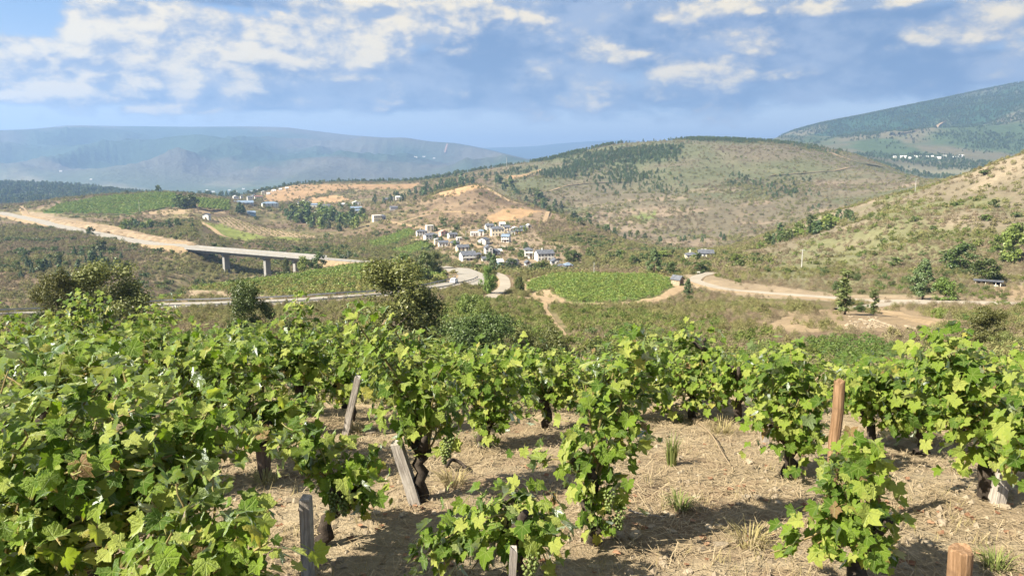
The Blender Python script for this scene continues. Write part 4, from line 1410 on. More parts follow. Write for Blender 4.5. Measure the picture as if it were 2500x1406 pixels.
HOUSES = [
    # label, u, v (foot), width px, height px (to eaves), dmin, dmax, yaw, depth m, roof, wall, roof material, windows, floors, chimneys, balcony
    ('long cream house with grey hip roof at the village edge beside the green plot', 1031, 576, 25, 9, 500, 900, 8, 8, 'hip', 'white', 'slate', 4, 2, 1, 0),
    ('tall pale flat-topped house above the big hip-roofed white house', 1051, 567, 17, 13, 520, 900, 14, 8, 'flat', 'cream', 'paleroof', 2, 3, 0, 0),
    ('white village house with the broadest dark hip roof', 1055, 586, 31, 10, 480, 900, 14, 9, 'hip', 'white', 'slate', 4, 2, 1, 0),
    ('low dark-roofed shed tucked against the broad hip-roofed house', 1075, 589, 13, 4, 480, 900, 14, 5, 'shed', 'greyw', 'slate', 0, 1, 0, 0),
    ('narrow cream tower-like house standing alone above dark bushes', 1065, 602, 7, 15, 460, 800, 10, 4, 'flat', 'cream', 'paleroof', 1, 3, 0, 0),
    ('white house with black dormer-like windows and small grey roof above pink yard', 1083, 603, 22, 9, 460, 800, 6, 7, 'gable', 'white', 'slate', 3, 1, 0, 0),
    ('pink house with salmon-coloured gabled roof', 1085, 577, 17, 9, 480, 900, 20, 7, 'front', 'pink', 'salmonroof', 2, 2, 0, 0),
    ('pale lilac house with grey gable roof right of the pink house', 1107, 582, 20, 8, 480, 900, 18, 7, 'gable', 'white', 'slate', 3, 2, 1, 0),
    ('grey stone house with low slate roof in the village middle', 1113, 600, 22, 6, 460, 800, 16, 7, 'hip', 'stonew', 'slate', 2, 1, 0, 0),
    ('cream house under a wide grey roof above the pink yard wall', 1131, 613, 28, 8, 440, 760, 12, 8, 'gable', 'cream', 'slate', 3, 2, 1, 0),
    ('sprawling white house with steep blue-black crossing roofs', 1146, 636, 34, 11, 420, 700, 14, 11, 'gable', 'white', 'slate', 4, 2, 2, 1),
    ('tall white gabled house with two rows of dark windows', 1194, 626, 17, 17, 420, 700, 8, 9, 'front', 'white', 'slate', 2, 3, 0, 0),
    ('dark-roofed annexe leaning against the tall gabled house', 1212, 623, 18, 9, 420, 700, 12, 7, 'hip', 'greyw', 'slate', 1, 2, 0, 0),
    ('white cottage with shaded grey gable alone on the bare slope', 1176, 599, 20, 11, 440, 760, -28, 8, 'front', 'white', 'slate', 1, 2, 0, 0),
    ('low white house with pale roof beside the green garden', 1158, 577, 16, 8, 460, 850, 4, 7, 'flat', 'white', 'paleroof', 3, 1, 0, 0),
    ('small square white house with blue-grey roof', 1175, 576, 13, 10, 460, 850, 4, 7, 'hip', 'white', 'blueroof', 1, 2, 0, 0),
    ('white house with arched shade under its dark roof at the upper village', 1196, 563, 18, 10, 470, 900, 10, 8, 'gable', 'white', 'slate', 2, 2, 1, 0),
    ('large cream block house with dark roofs at the village top', 1216, 577, 30, 15, 460, 900, 10, 11, 'hip', 'cream', 'slate', 4, 2, 1, 0),
    ('cream house half hidden behind the large cream block', 1238, 567, 14, 10, 470, 900, 6, 8, 'gable', 'cream', 'slate', 2, 2, 0, 0),
    ('pale yellow house with broad front gable at the village top', 1258, 567, 25, 6, 470, 900, 6, 9, 'front', 'cream', 'paleroof', 3, 2, 0, 0),
    ('small white house with flat grey roof below the yellow gable', 1249, 574, 17, 7, 470, 900, 6, 6, 'flat', 'white', 'slate', 2, 1, 0, 0),
    ('small orange house next to dark tree at the village end', 1267, 571, 15, 6, 470, 900, 4, 6, 'gable', 'orange', 'slate', 2, 1, 0, 0),
    ('tiny white house highest up at the right end of the village', 1293, 557, 10, 5, 480, 900, 20, 6, 'front', 'white', 'paleroof', 1, 1, 0, 0),
    ('modern house with blue-grey roof and white ground floor', 1233, 592, 18, 12, 440, 800, -14, 8, 'gable', 'white', 'blueroof', 3, 2, 0, 1),
    ('white two-storey box house with long balcony bands and brick base', 1291, 632, 20, 18, 410, 700, 4, 8, 'hip', 'white', 'slate', 2, 3, 0, 1),
    ('long bright white house under one dark slate roof, largest in view', 1333, 637, 40, 15, 400, 700, 16, 10, 'gable', 'white', 'slate', 5, 2, 1, 0),
    ('white house with lilac-grey roof low among the bushes', 1247, 657, 22, 9, 330, 700, -20, 8, 'gable', 'white', 'slate', 2, 1, 0, 0),
    ('pale blue metal shed behind the poplar-like tree', 1223, 655, 13, 8, 330, 700, 12, 6, 'shed', 'bluew', 'paleroof', 0, 1, 0, 0),
    ('tiny grey-gabled house behind a white pole', 1290, 655, 13, 6, 330, 700, 10, 6, 'front', 'greyw', 'slate', 1, 1, 0, 0),
    ('white gabled house at the lower village end with dark upper windows', 1356, 657, 18, 10, 330, 700, 8, 8, 'front', 'white', 'slate', 2, 2, 0, 0),
    ('low house under a dark hip roof closest to the vine plot', 1370, 664, 24, 5, 330, 700, 6, 8, 'hip', 'cream', 'slate', 3, 1, 0, 0),
    ('grey-roofed house at the right end of the lowest row', 1389, 661, 18, 6, 330, 700, 10, 7, 'hip', 'cream', 'blueroof', 2, 1, 0, 0),
    ('low white outbuilding below the tall gabled house', 1186, 638, 16, 5, 400, 700, 8, 6, 'gable', 'white', 'slate', 2, 1, 0, 0),
    ('white house with pale roof behind the large cream block, top edge of the village', 1227, 554, 13, 6, 480, 900, 8, 7, 'gable', 'white', 'paleroof', 2, 1, 0, 0),
    ('white carport-like shed beside the dark-roofed annexe', 1221, 618, 9, 4, 420, 700, 8, 5, 'shed', 'white', 'paleroof', 0, 1, 0, 0),
    ('white house half behind the orange house', 1277, 564, 12, 7, 470, 900, 8, 7, 'gable', 'white', 'slate', 2, 1, 0, 0),
    ('pale house with flat roof above the grey stone house', 1122, 588, 12, 6, 450, 800, 10, 6, 'flat', 'white', 'paleroof', 2, 1, 0, 0),
    ('small cream house low between the sprawling house and the tall gable', 1170, 628, 13, 6, 410, 700, 8, 6, 'hip', 'cream', 'slate', 1, 1, 0, 0),
    ('cream farmhouse with steep grey hip roof in the side valley', 1690, 634, 27, 9, 280, 700, 10, 8, 'hip', 'cream', 'slate', 3, 2, 1, 0),
    ('long white farm building with flat grey roof in the side valley', 1724, 629, 34, 9, 280, 700, 6, 8, 'gable', 'white', 'slate', 4, 1, 0, 0),
    ('pale low store behind the long white farm building', 1724, 616, 20, 4, 400, 900, 6, 6, 'flat', 'cream', 'paleroof', 2, 1, 0, 0),
    ('square white house standing alone on the ridge end', 577, 491, 12, 9, 900, 1350, 10, 9, 'front', 'white', 'paleroof', 2, 2, 0, 0),
    ('tiny white house between the ridge-end house and brown roofs', 591, 486, 6, 6, 1000, 1350, 8, 8, 'front', 'white', 'slate', 1, 2, 0, 0),
    ('white house left of the brown-roofed row on the far ridge', 611, 491, 12, 8, 900, 1350, 8, 9, 'gable', 'white', 'slate', 2, 2, 0, 0),
    ('white gabled house touching the brown-roofed row', 621, 485, 8, 7, 1000, 1350, 8, 8, 'front', 'white', 'slate', 1, 2, 0, 0),
    ('long low house row under a red-brown roof on the far ridge', 632, 485, 18, 4, 1000, 1350, 6, 9, 'gable', 'white', 'brownroof', 4, 1, 0, 0),
    ('cream house topmost on the far ridge road', 645, 476, 12, 6, 1000, 1450, 4, 8, 'front', 'cream', 'paleroof', 2, 2, 0, 0),
    ('long blue-grey roofed hall in the far village', 596, 499, 42, 3, 850, 1300, 3, 14, 'gable', 'greyw', 'blueroof', 5, 1, 0, 0),
    ('small white house below the blue-grey hall', 613, 503, 12, 6, 850, 1300, 8, 8, 'gable', 'white', 'slate', 2, 1, 0, 0),
    ('large white house with wide blue slate roof in the far village', 661, 507, 36, 8, 850, 1300, 8, 13, 'hip', 'white', 'blueroof', 4, 2, 0, 0),
    ('long white terrace with two pale dormers in the far village', 743, 505, 27, 7, 850, 1300, 6, 10, 'gable', 'white', 'slate', 5, 1, 2, 0),
    ('white house adjoining the long terrace, bluish roof', 768, 507, 22, 6, 850, 1300, -6, 9, 'hip', 'white', 'blueroof', 3, 1, 0, 0),
    ('white house with stepped roofs at the end of the tall poplars', 798, 512, 26, 8, 850, 1300, 8, 10, 'hip', 'white', 'slate', 3, 2, 1, 0),
    ('pale cream shed beside the bright green tree patch', 838, 504, 18, 4, 850, 1300, 4, 8, 'shed', 'cream', 'paleroof', 0, 1, 0, 0),
    ('white twin-gabled villa above the blue roofs', 871, 502, 19, 6, 850, 1300, 6, 10, 'front', 'white', 'paleroof', 3, 2, 1, 0),
    ('low building with dark teal roof among trees', 870, 513, 26, 4, 820, 1250, 4, 10, 'gable', 'greyw', 'blueroof', 3, 1, 0, 0),
    ('two-part white cottage under the teal roof', 875, 520, 13, 5, 800, 1250, 4, 7, 'gable', 'white', 'blueroof', 2, 1, 0, 0),
    ('grey-roofed farmhouse among pines on the spur flank', 943, 492, 13, 5, 800, 1300, 8, 8, 'gable', 'greyw', 'slate', 2, 1, 0, 0),
    ('bright white cottage right of the grey farmhouse among pines', 957, 489, 11, 6, 800, 1300, 8, 8, 'front', 'white', 'slate', 1, 1, 0, 0),
    ('white cottage at the right end of the pine-side row', 973, 489, 12, 6, 800, 1300, 6, 8, 'gable', 'white', 'paleroof', 2, 1, 0, 0),
    ('large sand-coloured stone house at the dirt road fork', 923, 541, 20, 12, 600, 1000, 14, 10, 'flat', 'cream', 'paleroof', 4, 2, 0, 0),
    ('grey slate house behind the sand-coloured stone house', 936, 537, 12, 8, 600, 1000, 18, 8, 'hip', 'greyw', 'slate', 2, 1, 0, 0),
    ('long dark barn by the dirt road on the spur', 962, 513, 17, 5, 700, 1100, 6, 8, 'gable', 'greyw', 'slate', 0, 1, 0, 0),
    ('white hut with tilted grey roof on the plateau edge', 502, 536, 14, 9, 550, 950, -24, 7, 'front', 'white', 'slate', 1, 1, 0, 0),
    ('blue-grey shed behind the dark tree clump', 615, 527, 18, 6, 620, 1100, 6, 9, 'shed', 'bluew', 'blueroof', 0, 1, 0, 0),
]
for (lb, u, v, wp, hp, d0, d1, yw, dep, rf, wl, rm_, nw, fl, ch, bal) in HOUSES:
    p = hit(u, v - (6 if (v > 640 and 1200 < u < 1400) else 0), d0, d1)
    k = p.y / F
    az_ = math.degrees(math.atan2(p.x, p.y))
    house(lb, p, -az_ + yw, wp * k * 1.04, dep * .82, hp * k * 1.2, rf, wl, rm_, None, nw, fl, ch, bool(bal), name='house', cat='house')
FARH = [(2185, 386, 9, 5), (2205, 386, 14, 6), (2222, 388, 8, 4), (2240, 385, 16, 4), (2262, 386, 9, 5), (2275, 384, 7, 4), (2290, 388, 14, 5), (2305, 384, 9, 5), (2330, 387, 16, 5), (2347, 384, 10, 6),
        (65, 461, 7, 4), (88, 463, 8, 4), (148, 420, 6, 4), (222, 440, 5, 3), (540, 476, 8, 5), (655, 476, 7, 4), (612, 470, 8, 3), (628, 466, 6, 3), (642, 464, 7, 3), (668, 468, 9, 3), (684, 465, 6, 3), (594, 463, 6, 3), (575, 470, 7, 3), (560, 466, 6, 3), (700, 462, 7, 3), (520, 470, 7, 3), (505, 466, 5, 3), (490, 472, 6, 3), (240, 458, 10, 3), (228, 455, 8, 3), (252, 460, 8, 3), (1015, 385, 8, 3), (1035, 384, 7, 3), (1060, 388, 6, 3)]
for u, v, wp, hp in FARH[:10]:
    p = hit(u, v, 2300, 3400)
    k = p.y / F
    house('small white building of the hamlet at the foot of the right mountain', p, -30, wp * k, 9, hp * k * .7, 'gable', 'white', 'paleroof', None, 2, 1, 0, name='house', cat='house', group='white hamlet below the right mountain', dip=6)
for u, v, wp, hp in FARH[10:]:
    p = hit(u, v, 1300, 8000)
    k = p.y / F
    house('tiny white house scattered on the blue valley side', p, 10, wp * k, 9, hp * k * .7, 'gable', 'white', 'paleroof', None, 2, 1, 0, name='house', cat='house', group='white houses scattered over the far valley', dip=10)

# stone hut beside the vine plot: every stone of its two seen walls a piece of its own
p = hit(1664, 697, 140, 262)
k = p.y / F
hut = house('small stone field hut with slate gable roof by the vine plot', p, 40, 17 * k, 26 * k, 15 * k, 'front', 'stonew', 'slate', 8 * k, 0, 1, 0, name='stone_hut', cat='hut', dip=1.0, over=.25)
db = MB()
db.box((0, -.04, .85), (.8, .12, 1.7))
db.build('door', M['door'], hut)

# roofless shed at the right
p = hit(2412, 698, 120, 300)
k = p.y / F
sh = thing('open_shed', 'low derelict shed with dark open front and sagging flat roof', 'shed', tuple(p), -18)
sh.rotation_euler = (0, 0, R(-32))
W_, H_ = 56 * k, 12 * k
mb = MB(); mb.box((0, 2.2, H_ / 2 - .4), (W_, .25, H_ + .6)); mb.box((-W_ / 2 + .1, 1.1, H_ / 2 - .4), (.2, 2.2, H_ + .6)); mb.box((W_ / 2 - .1, 1.1, H_ / 2 - .4), (.2, 2.2, H_ + .6)); mb.build('wall', M['dark'], sh)  # shade of the open front is put into the wall colour
mb = MB(); mb.box((0, .9, H_ + .05), (W_ + .8, 3.4, .12)); mb.build('roof', M['slate'], sh)
mb = MB(); mb.box((-.3, -.2, -.1), (W_ * .85, .2, 1.0)); mb.build('low_wall', M['cream'], sh)
for sx in (-.48, -.1, .28, .46):
    mb = MB(); mb.box((sx * W_, -.35, H_ / 2 - .3), (.16, .16, H_ + .6)); mb.build('post', M['white'], sh)

# ruined wall with a dark doorway
p0, p1 = hit(2125, 795, 60, 130), hit(2232, 806, 60, 130)
rw = thing('ruined_wall', 'ruined dry stone wall with a dark open doorway', 'wall', (p0.x, p0.y, min(p0.z, p1.z) - .3))
vec = np.array([p1.x - p0.x, p1.y - p0.y])
Lw = float(np.hypot(*vec))
rw.rotation_euler = (0, 0, math.atan2(vec[1], vec[0]))
kw = p0.y / F
dx0, dx1 = Lw * .78, Lw * .97
mb = MB(); mb.box((Lw * .39, .3, .55), (Lw * .78, .35, 1.3)); mb.box((Lw * .985, .3, .9), (Lw * .05, .35, 1.9)); mb.build('core', M['stonew'], rw)
mb = MB(); mb.box(((dx0 + dx1) / 2, .42, .8), (dx1 - dx0, .1, 1.8)); mb.build('doorway', M['dark'], rw)  # near-black panel painted as the shade within the open doorway
mb = MB(); mb.box(((dx0 + dx1) / 2, .22, 1.78), (dx1 - dx0 + .3, .42, .16)); mb.build('lintel', M['stonew'], rw)


def stone_mesh(seed, sx, sy, sz):
    r = np.random.default_rng(seed)
    g = np.array([(x, y, z) for x in (-1, 0, 1) for y in (-1, 0, 1) for z in (-1, 0, 1) if not (x == 0 and y == 0 and z == 0)], float)
    d = g / np.linalg.norm(g, axis=1)[:, None]
    v = d * (0.75 + 0.25 * np.abs(g).sum(1)[:, None] / 3) * r.uniform(.82, 1.12, (26, 1)) * [sx, sy, sz]
    idx = {tuple(a.astype(int)): i_ for i_, a in enumerate(g)}
    fs = []
    for axn in range(3):
        for sg in (-1, 1):
            o1, o2 = [a for a in range(3) if a != axn]
            for a in (-1, 0):
                for b in (-1, 0):
                    q4 = []
                    for (da, db_) in ((0, 0), (1, 0), (1, 1), (0, 1)):
                        c3 = [0, 0, 0]
                        c3[axn], c3[o1], c3[o2] = sg, a + da, b + db_
                        q4.append(idx[tuple(c3)])
                    if (sg < 0) != (axn == 1):
                        q4 = q4[::-1]
                    fs.append(q4)
    return mesh_np('stone', v, np.array(fs), smooth=False, mats=[M['stone_piece']])


STONES = [stone_mesh(s_, .5, .42, .34) for s_ in range(6)]
for r_ in range(5):
    x = 0.0
    while x < Lw:
        ws = random.uniform(.22, .48)
        if not (dx0 - .1 < x + ws / 2 < dx1 + .1) and r_ * .24 < 1.2 + .25 * math.sin(x * 1.3):
            o_ = link('stone', random.choice(STONES), rw, (x + ws / 2, .12, r_ * .26 + .05))
            o_.scale = (ws * 1.05, .4, .36)
        x += ws
for k in range(70):
    uu, vv = random.uniform(2065, 2150), random.uniform(772, 802)
    p = hit(uu, vv, 60, 140)
    o_ = tag(link('stone', random.choice(STONES), None, (p.x, p.y, p.z + .03), random.uniform(0, 6)), 'pale stone of the rubble heap left of the ruined wall', 'stone', 'rubble heap by the ruined wall')
    s_ = random.uniform(.3, .75)
    o_.scale = (s_, s_, s_ * .8)

# ------------------------------------------------------------------ poles, wires, sign
def pole(label, u, v, hpx, dmin, dmax, arm=True, rad=.11, name='power_pole'):
    p = hit(u, v, dmin, dmax)
    k = p.y / F
    o_ = thing(name, label, 'pole', tuple(p))
    mb = MB(); mb.tube([(0, 0, -.4), (0, 0, hpx * k)], [rad * 1.2, rad * .8], 6); mb.build('shaft', M['pole'], o_)
    if arm:
        mb = MB(); mb.box((0, 0, hpx * k - .35), (1.7, .12, .12)); mb.build('crossarm', M['pole'], o_)
        for sx in (-.7, 0, .7):
            mb = MB(); mb.tube([(sx, 0, hpx * k - .29), (sx, 0, hpx * k - .05)], .05, 5); mb.build('insulator', M['white'], o_)
    return p, hpx * k


pl1 = pole('concrete power pole at the foot of the right hillside', 1957, 652, 44, 220, 330, rad=.16)
pl2 = pole('white lighting pole behind the back edge of the round vine plot', 1450, 672, 32, 180, 330, False, .10, 'lamp_post')
pole('slim power pole on the crest of the right hillside', 2234, 470, 34, 400, 560, True, .12)
pole('thin pole standing in the left hilltop vineyard', 341, 521, 30, 600, 900, False, .16)
pole('pylon mast on the wooded flank of the middle hill', 1237, 408, 22, 1300, 1700, True, .35)
pole('white village pole beside the green garden', 1137, 578, 14, 450, 800, False, .10, 'lamp_post')
pole('thin pole above the viaduct in front of the scrub', 850, 631, 17, 400, 620, False, .12)
pole('white pole in front of the tiny grey-gabled house', 1290, 660, 16, 330, 700, False, .1, 'lamp_post')
pw_ = hit(2215, 652, 200, 300)
for k, dzz in enumerate((.0, -.45)):
    a = np.array([pl1[0].x, pl1[0].y, pl1[0].z + pl1[1] - .1 + dzz]); b = np.array([pw_.x + 14, pw_.y - 20, pw_.z + 4.2 + dzz])
    pts = [a + (b - a) * f_ + np.array([0, 0, -4 * 1.1 * f_ * (1 - f_)]) for f_ in np.linspace(0, 1, 14)]
    mb = MB(); mb.tube(np.array(pts) - a, .028, 4)
    tag(mb.build('power_cable', M['wire'], None, tuple(a)), ('upper' if k == 0 else 'lower') + ' cable sagging from the concrete pole across the right hillside', 'cable')
p = hit(1705, 670, 180, 262)
sg = thing('road_sign', 'pale blank board on two posts at the end of the upper lane', 'sign', tuple(p))
k = p.y / F
mb = MB(); mb.box((0, 0, 6.5 * k * .85), (8 * k, .08, 3.5 * k)); mb.build('panel', M['white'], sg)
for sx in (-1, 1):
    mb = MB(); mb.box((sx * 2.6 * k, .06, 3 * k), (.07, .06, 6.5 * k)); mb.build('post', M['pole'], sg)

# ------------------------------------------------------------------ the car on the valley road
ci = int(np.argmin([abs((c_[i_][0] / c_[i_][1]) - float(t_of(1108, 693))) + (0 if z_[i_] / c_[i_][1] < s_of_v(685) else 9) for i_ in range(len(c_))]))
tn_ = c_[ci + 1] - c_[ci - 1]
car = thing('car', 'small silver hatchback driving on the valley road bend', 'car', (c_[ci][0], c_[ci][1], z_[ci] + .02), math.atan2(tn_[1], tn_[0]))
prof = [(-2.05, .35), (-2.0, .85), (-1.75, 1.30), (-1.2, 1.46), (.1, 1.48), (.9, 1.02), (1.75, .86), (2.05, .62), (2.05, .30)]
mb = MB()
n_p = len(prof)
v = [(x, sy * (.86 if z < 1.1 else .70), z) for sy in (-1, 1) for x, z in prof]
mb.add(v, [tuple(range(n_p - 1, -1, -1)), tuple(range(n_p, 2 * n_p))] + [(j_, (j_ + 1) % n_p, n_p + (j_ + 1) % n_p, n_p + j_) for j_ in range(n_p)])
mb.build('body', M['carpaint'], car)
mb = MB(); mb.add([(-1.93, -.66, .98), (-1.93, .66, .98), (-1.78, .60, 1.27), (-1.78, -.60, 1.27)], [(0, 3, 2, 1)]); mb.build('rear_window', M['glass'], car)
mb = MB(); mb.add([(.20, -.64, 1.44), (.20, .64, 1.44), (.86, .74, 1.08), (.86, -.74, 1.08)], [(0, 3, 2, 1)]); mb.build('windscreen', M['glass'], car)
for sy in (-1, 1):
    mb = MB(); mb.box((-.5, sy * .80, 1.2), (1.5, .04, .30)); mb.build('side_window', M['glass'], car)
    mb = MB(); mb.box((-2.05, sy * .66, .82), (.06, .26, .18)); mb.build('tail_light', M['lamp'], car)
    for xx in (-1.3, 1.3):
        mb = MB(); mb.tube([(xx, sy * .70, .31), (xx, sy * .88, .31)], .31, 12); mb.build('wheel', M['tyre'], car)
# ------------------------------------------------------------------ wild plants that nobody could count
def proto_mesh(kind, n, size, matc, seed):
    v, fcs = crown(kind, n, size, seed)
    return mesh_np(kind, v, fcs, mats=[M[matc]])


P_near = [proto_mesh('tuft', 520, .030, 'heather', s_) for s_ in (11, 12, 13)]
P_nearo = [proto_mesh('tuft', 480, .034, 'olive', s_) for s_ in (14, 15)] + [proto_mesh('bush', 520, .042, 'olive', 16)]
P_nearb = [proto_mesh('bush', 600, .042, 'broom', s_) for s_ in (17, 18)]
P_heather = [proto_mesh('tuft', 110, .075, 'heather', s_) for s_ in (1, 2)]
P_olive = [proto_mesh('tuft', 110, .080, 'olive', s_) for s_ in (3, 4)] + [proto_mesh('bush', 120, .095, 'olive', 5)]
P_broom = [proto_mesh('bush', 130, .095, 'broom', s_) for s_ in (6, 7)]
P_dark = [proto_mesh('bush', 130, .10, 'darkoak', s_) for s_ in (8, 9)]
RUIN = poly_world([(2050, 772), (2240, 768), (2275, 800), (2255, 822), (2120, 816), (2050, 800)], 60, 140)
KEEP[inside(GX, GD, RUIN)] = 0
hn = fbm(GX, GD, 48, 3, 201) + .5 * fbm(GX, GD, 16, 3, 203)
gn = fbm(GX, GD, 55, 3, 207)
nearband = sst(GD, 15, 26) * (1 - sst(GD, 240, 300)) * KEEP
pts, _ = sample(15000, nearband * (0.12 + sst(hn, -.35, .35)), 1)
scatter('heather_scrub', pts, rng.uniform(.55, 1.5, len(pts)), P_near, 'brown heather covering the slope below the vineyard')
pts, _ = sample(12000, nearband * (0.12 + sst(-hn, -.3, .4)), 1)
scatter('olive_scrub', pts, rng.uniform(.5, 1.7, len(pts)), P_nearo, 'olive green scrub covering the slope below the vineyard')
pts, _ = sample(1500, nearband * sst(gn, .2, .7), 2)
scatter('broom_scrub', pts, rng.uniform(.9, 2.4, len(pts)), P_nearb, 'fresh green broom clumps among the heather')
P_neard = [proto_mesh('bush', 700, .040, 'darkoak', s_) for s_ in (21, 22)]
pts, _ = sample(260, nearband * sst(fbm(GX, GD, 36, 3, 211), .25, .6), 2)
scatter('dark_thicket', pts, rng.uniform(1.2, 3.0, len(pts)), P_neard, 'dark green bushes scattered through the heather')
mid = bump(GD, 220, 290, 560, 720) * KEEP
left = 1 - sst(U_, 1750, 1900)
pts, _ = sample(22000, mid * (left + 1.1 * sst(hn, -.3, .4)) * (0.25 + sst(hn, -.5, .5)), 2)
scatter('gorge_heather', pts, rng.uniform(1.0, 2.4, len(pts)), P_heather, 'brown heather on the gorge slopes')
pts, _ = sample(14000, mid * (left + .8) * (0.2 + sst(-hn, -.4, .6)), 2)
scatter('gorge_scrub', pts, rng.uniform(1.2, 3.2, len(pts)), P_olive, 'olive scrub on the gorge slopes and hillside')
pts, _ = sample(2300, mid * (left * sst(gn, -.2, .7) + 1.6 * (1 - left) * sst(fbm(GX, GD, 50, 4, 81), .15, .5)), 3)
scatter('hillside_broom', pts, rng.uniform(1.1, 2.8, len(pts)), P_broom, 'green broom clumps on the gorge slopes and hillside')
pts, _ = sample(1100, mid * left * sst(gn + hn, .2, .9), 3)
scatter('gorge_thicket', pts, rng.uniform(2.0, 4.5, len(pts)), P_dark, 'dark evergreen thicket in the gorge')
far = bump(Wc, 7.4, 8.0, 11.9, 12.1) * KEEP * (.30 + .7 * sst(fbm(GX, GD, 190, 4, 333) + .25 * SOILN, -.05, .35))
pts, _ = sample(15000, far * (0.3 + sst(SOILN, -.4, .5)), 3)
scatter('hill_heather', pts, rng.uniform(1.8, 4.4, len(pts)), P_heather, 'brown heath on the middle hill')
pts, _ = sample(13000, far * (0.2 + sst(-SOILN, -.2, .6)), 3)
scatter('hill_scrub', pts, rng.uniform(2.0, 5.0, len(pts)), P_olive, 'olive scrub on the middle hill')
pts, _ = sample(1300, far * sst(gn, .0, .8), 4)
scatter('hill_bushes', pts, rng.uniform(2.0, 4.2, len(pts)), P_broom + P_dark[:1], 'dark bushes dotted over the middle hill')

# ------------------------------------------------------------------ vine plots in the valley
P_plot = [proto_mesh('vine', 60, .125, 'plot', s_) for s_ in (1, 2, 3)]
P_plot_dry = [proto_mesh('vine', 60, .12, 'plot_dry', s_) for s_ in (4, 5)]


def plot_points(pw, sx, sy, ang, jit=.15):
    c0 = pw.mean(0)
    ca, sa = math.cos(ang), math.sin(ang)
    rel = (pw - c0) @ np.array([[ca, -sa], [sa, ca]])
    x0, y0 = rel.min(0)
    x1, y1 = rel.max(0)
    gx, gy = np.meshgrid(np.arange(x0, x1, sx), np.arange(y0, y1, sy))
    g = np.column_stack([gx.ravel(), gy.ravel()])
    g += rng.uniform(-jit, jit, g.shape) * [sx, sy]
    w_ = g @ np.array([[ca, sa], [-sa, ca]]) + c0
    w_ = w_[inside(w_[:, 0], w_[:, 1], pw)]
    return np.column_stack([w_, [height(x, y) for x, y in w_]])


pp = plot_points(FW[18], 1.35, 1.5, .35)
scatter('round_vine_plot', pp, rng.uniform(.95, 1.35, len(pp)), P_plot, 'rows of vines in the round green plot')
pp = plot_points(FW[16], 1.7, 2.0, .2)
ydry = sst(pp[:, 1] + 6 * fbm(pp[:, 0], pp[:, 1], 12, 2, 9), 215, 300)
sel = rng.random(len(pp)) < .20 + .8 * ydry
scatter('knoll_vine_plot', pp[sel], rng.uniform(1.3, 1.9, sel.sum()), P_plot, 'green vine rows on the knoll')
scatter('knoll_vine_rows', pp[~sel], rng.uniform(1.2, 1.8, (~sel).sum()), P_plot_dry, 'yellowing vine rows on the front of the knoll')
pp = np.concatenate([plot_points(FW[1], 3.4, 3.8, .3), plot_points(FW[2], 3.4, 3.8, .3)])
scatter('hilltop_vineyard', pp, rng.uniform(2.4, 3.4, len(pp)), P_plot, 'dense green vineyard on the left hilltop')
pp = np.concatenate([plot_points(FW[12], 2.4, 2.6, .3), plot_points(FW[13], 2.4, 2.6, .3)])
scatter('village_plot', pp, rng.uniform(1.8, 2.5, len(pp)), P_plot, 'small green vine plots beside the village')
pp = plot_points(FW[6], 5.0, 5.5, .5)
scatter('young_vine_rows', pp, rng.uniform(1.2, 2.0, len(pp)), P_plot_dry + P_olive[:1], 'widely spaced young vines on pale soil')

# small plot below the field: bushes one can count
pp = plot_points(FW[20], 1.25, 1.5, .15, .12)
pm_ = [mesh_np('vine', *crown('vine', 150, .075, 40 + s_), mats=[M['plot_dark']]) for s_ in range(4)]
pp = pp[np.argsort(pp[:, 1])][:260]
for k, p in enumerate(pp):
    o_ = tag(link('grapevine', pm_[k % 4], None, tuple(p), random.uniform(0, 6)), 'low bush vine in the small plot in front of the ruined wall', 'grapevine', 'bush vines of the small plot by the ruin')
    s_ = random.uniform(.75, 1.1)
    o_.scale = (s_, s_, s_ * .8)
pw = poly_world([(2295, 768), (2380, 760), (2520, 765), (2520, 810), (2380, 805)], 70, 200)
pp = plot_points(pw, 1.7, 1.5, .2, .2)[:120]
for k, p in enumerate(pp):
    o_ = tag(link('grapevine', pm_[k % 4], None, tuple(p), random.uniform(0, 6)), 'straggly vine in the dry plot right of the ruin track', 'grapevine', 'straggly vines right of the ruin track')
    s_ = random.uniform(.7, 1.1)
    o_.scale = (s_ * .7, s_ * .7, s_ * .9)

# ------------------------------------------------------------------ trees one can point at
T = tree_px
T('oak_tree', 'olive green twin-crowned oak behind the vines, broader crown', 'tree', 'oak_near', 265, 800, 160, 72, 215)
T('oak_tree', 'narrower olive oak just left of the broad twin-crowned oak', 'tree', 'oak_near', 150, 800, 155, 70, 135)
T('oak_tree', 'large loose olive-green oak in front of the knoll vineyard', 'tree', 'oak_near', 960, 838, 204, 64, 290)
T('oak_tree', 'small dark oak in front of the road, left of the large loose oak', 'tree', 'darkoak_near', 605, 815, 130, 62, 145)
T('shrub', 'dark round evergreen shrub below the junction', 'shrub', 'bush_near', 1178, 852, 126, 60, 215)
T('shrub', 'round olive shrub right of the dark evergreen shrub', 'shrub', 'olivebush_near', 1310, 852, 94, 60, 165)
T('shrub', 'yellowish low shrub left of the dark evergreen shrub', 'shrub', 'olivebush_near', 1105, 850, 58, 58, 90)
T('shrub', 'bright green bush on the slope below the road bend', 'shrub', 'bright_near', 1148, 742, 52, 128, 66)
T('shrub', 'second bright bush, slimmer, close to the lane bend', 'shrub', 'bright_near', 1178, 752, 50, 122, 40)
T('shrub', 'brown-green bush beneath the road wall beside the large loose oak', 'shrub', 'olivebush_near', 800, 830, 82, 62, 130)
T('shrub', 'dark bush between the small oak and the large loose oak', 'shrub', 'bush_near', 715, 830, 80, 62, 100)
T('poplar_tree', 'full green poplar beside the lane near the junction', 'tree', 'bright_mid', 1190, 716, 68, 205, 46)
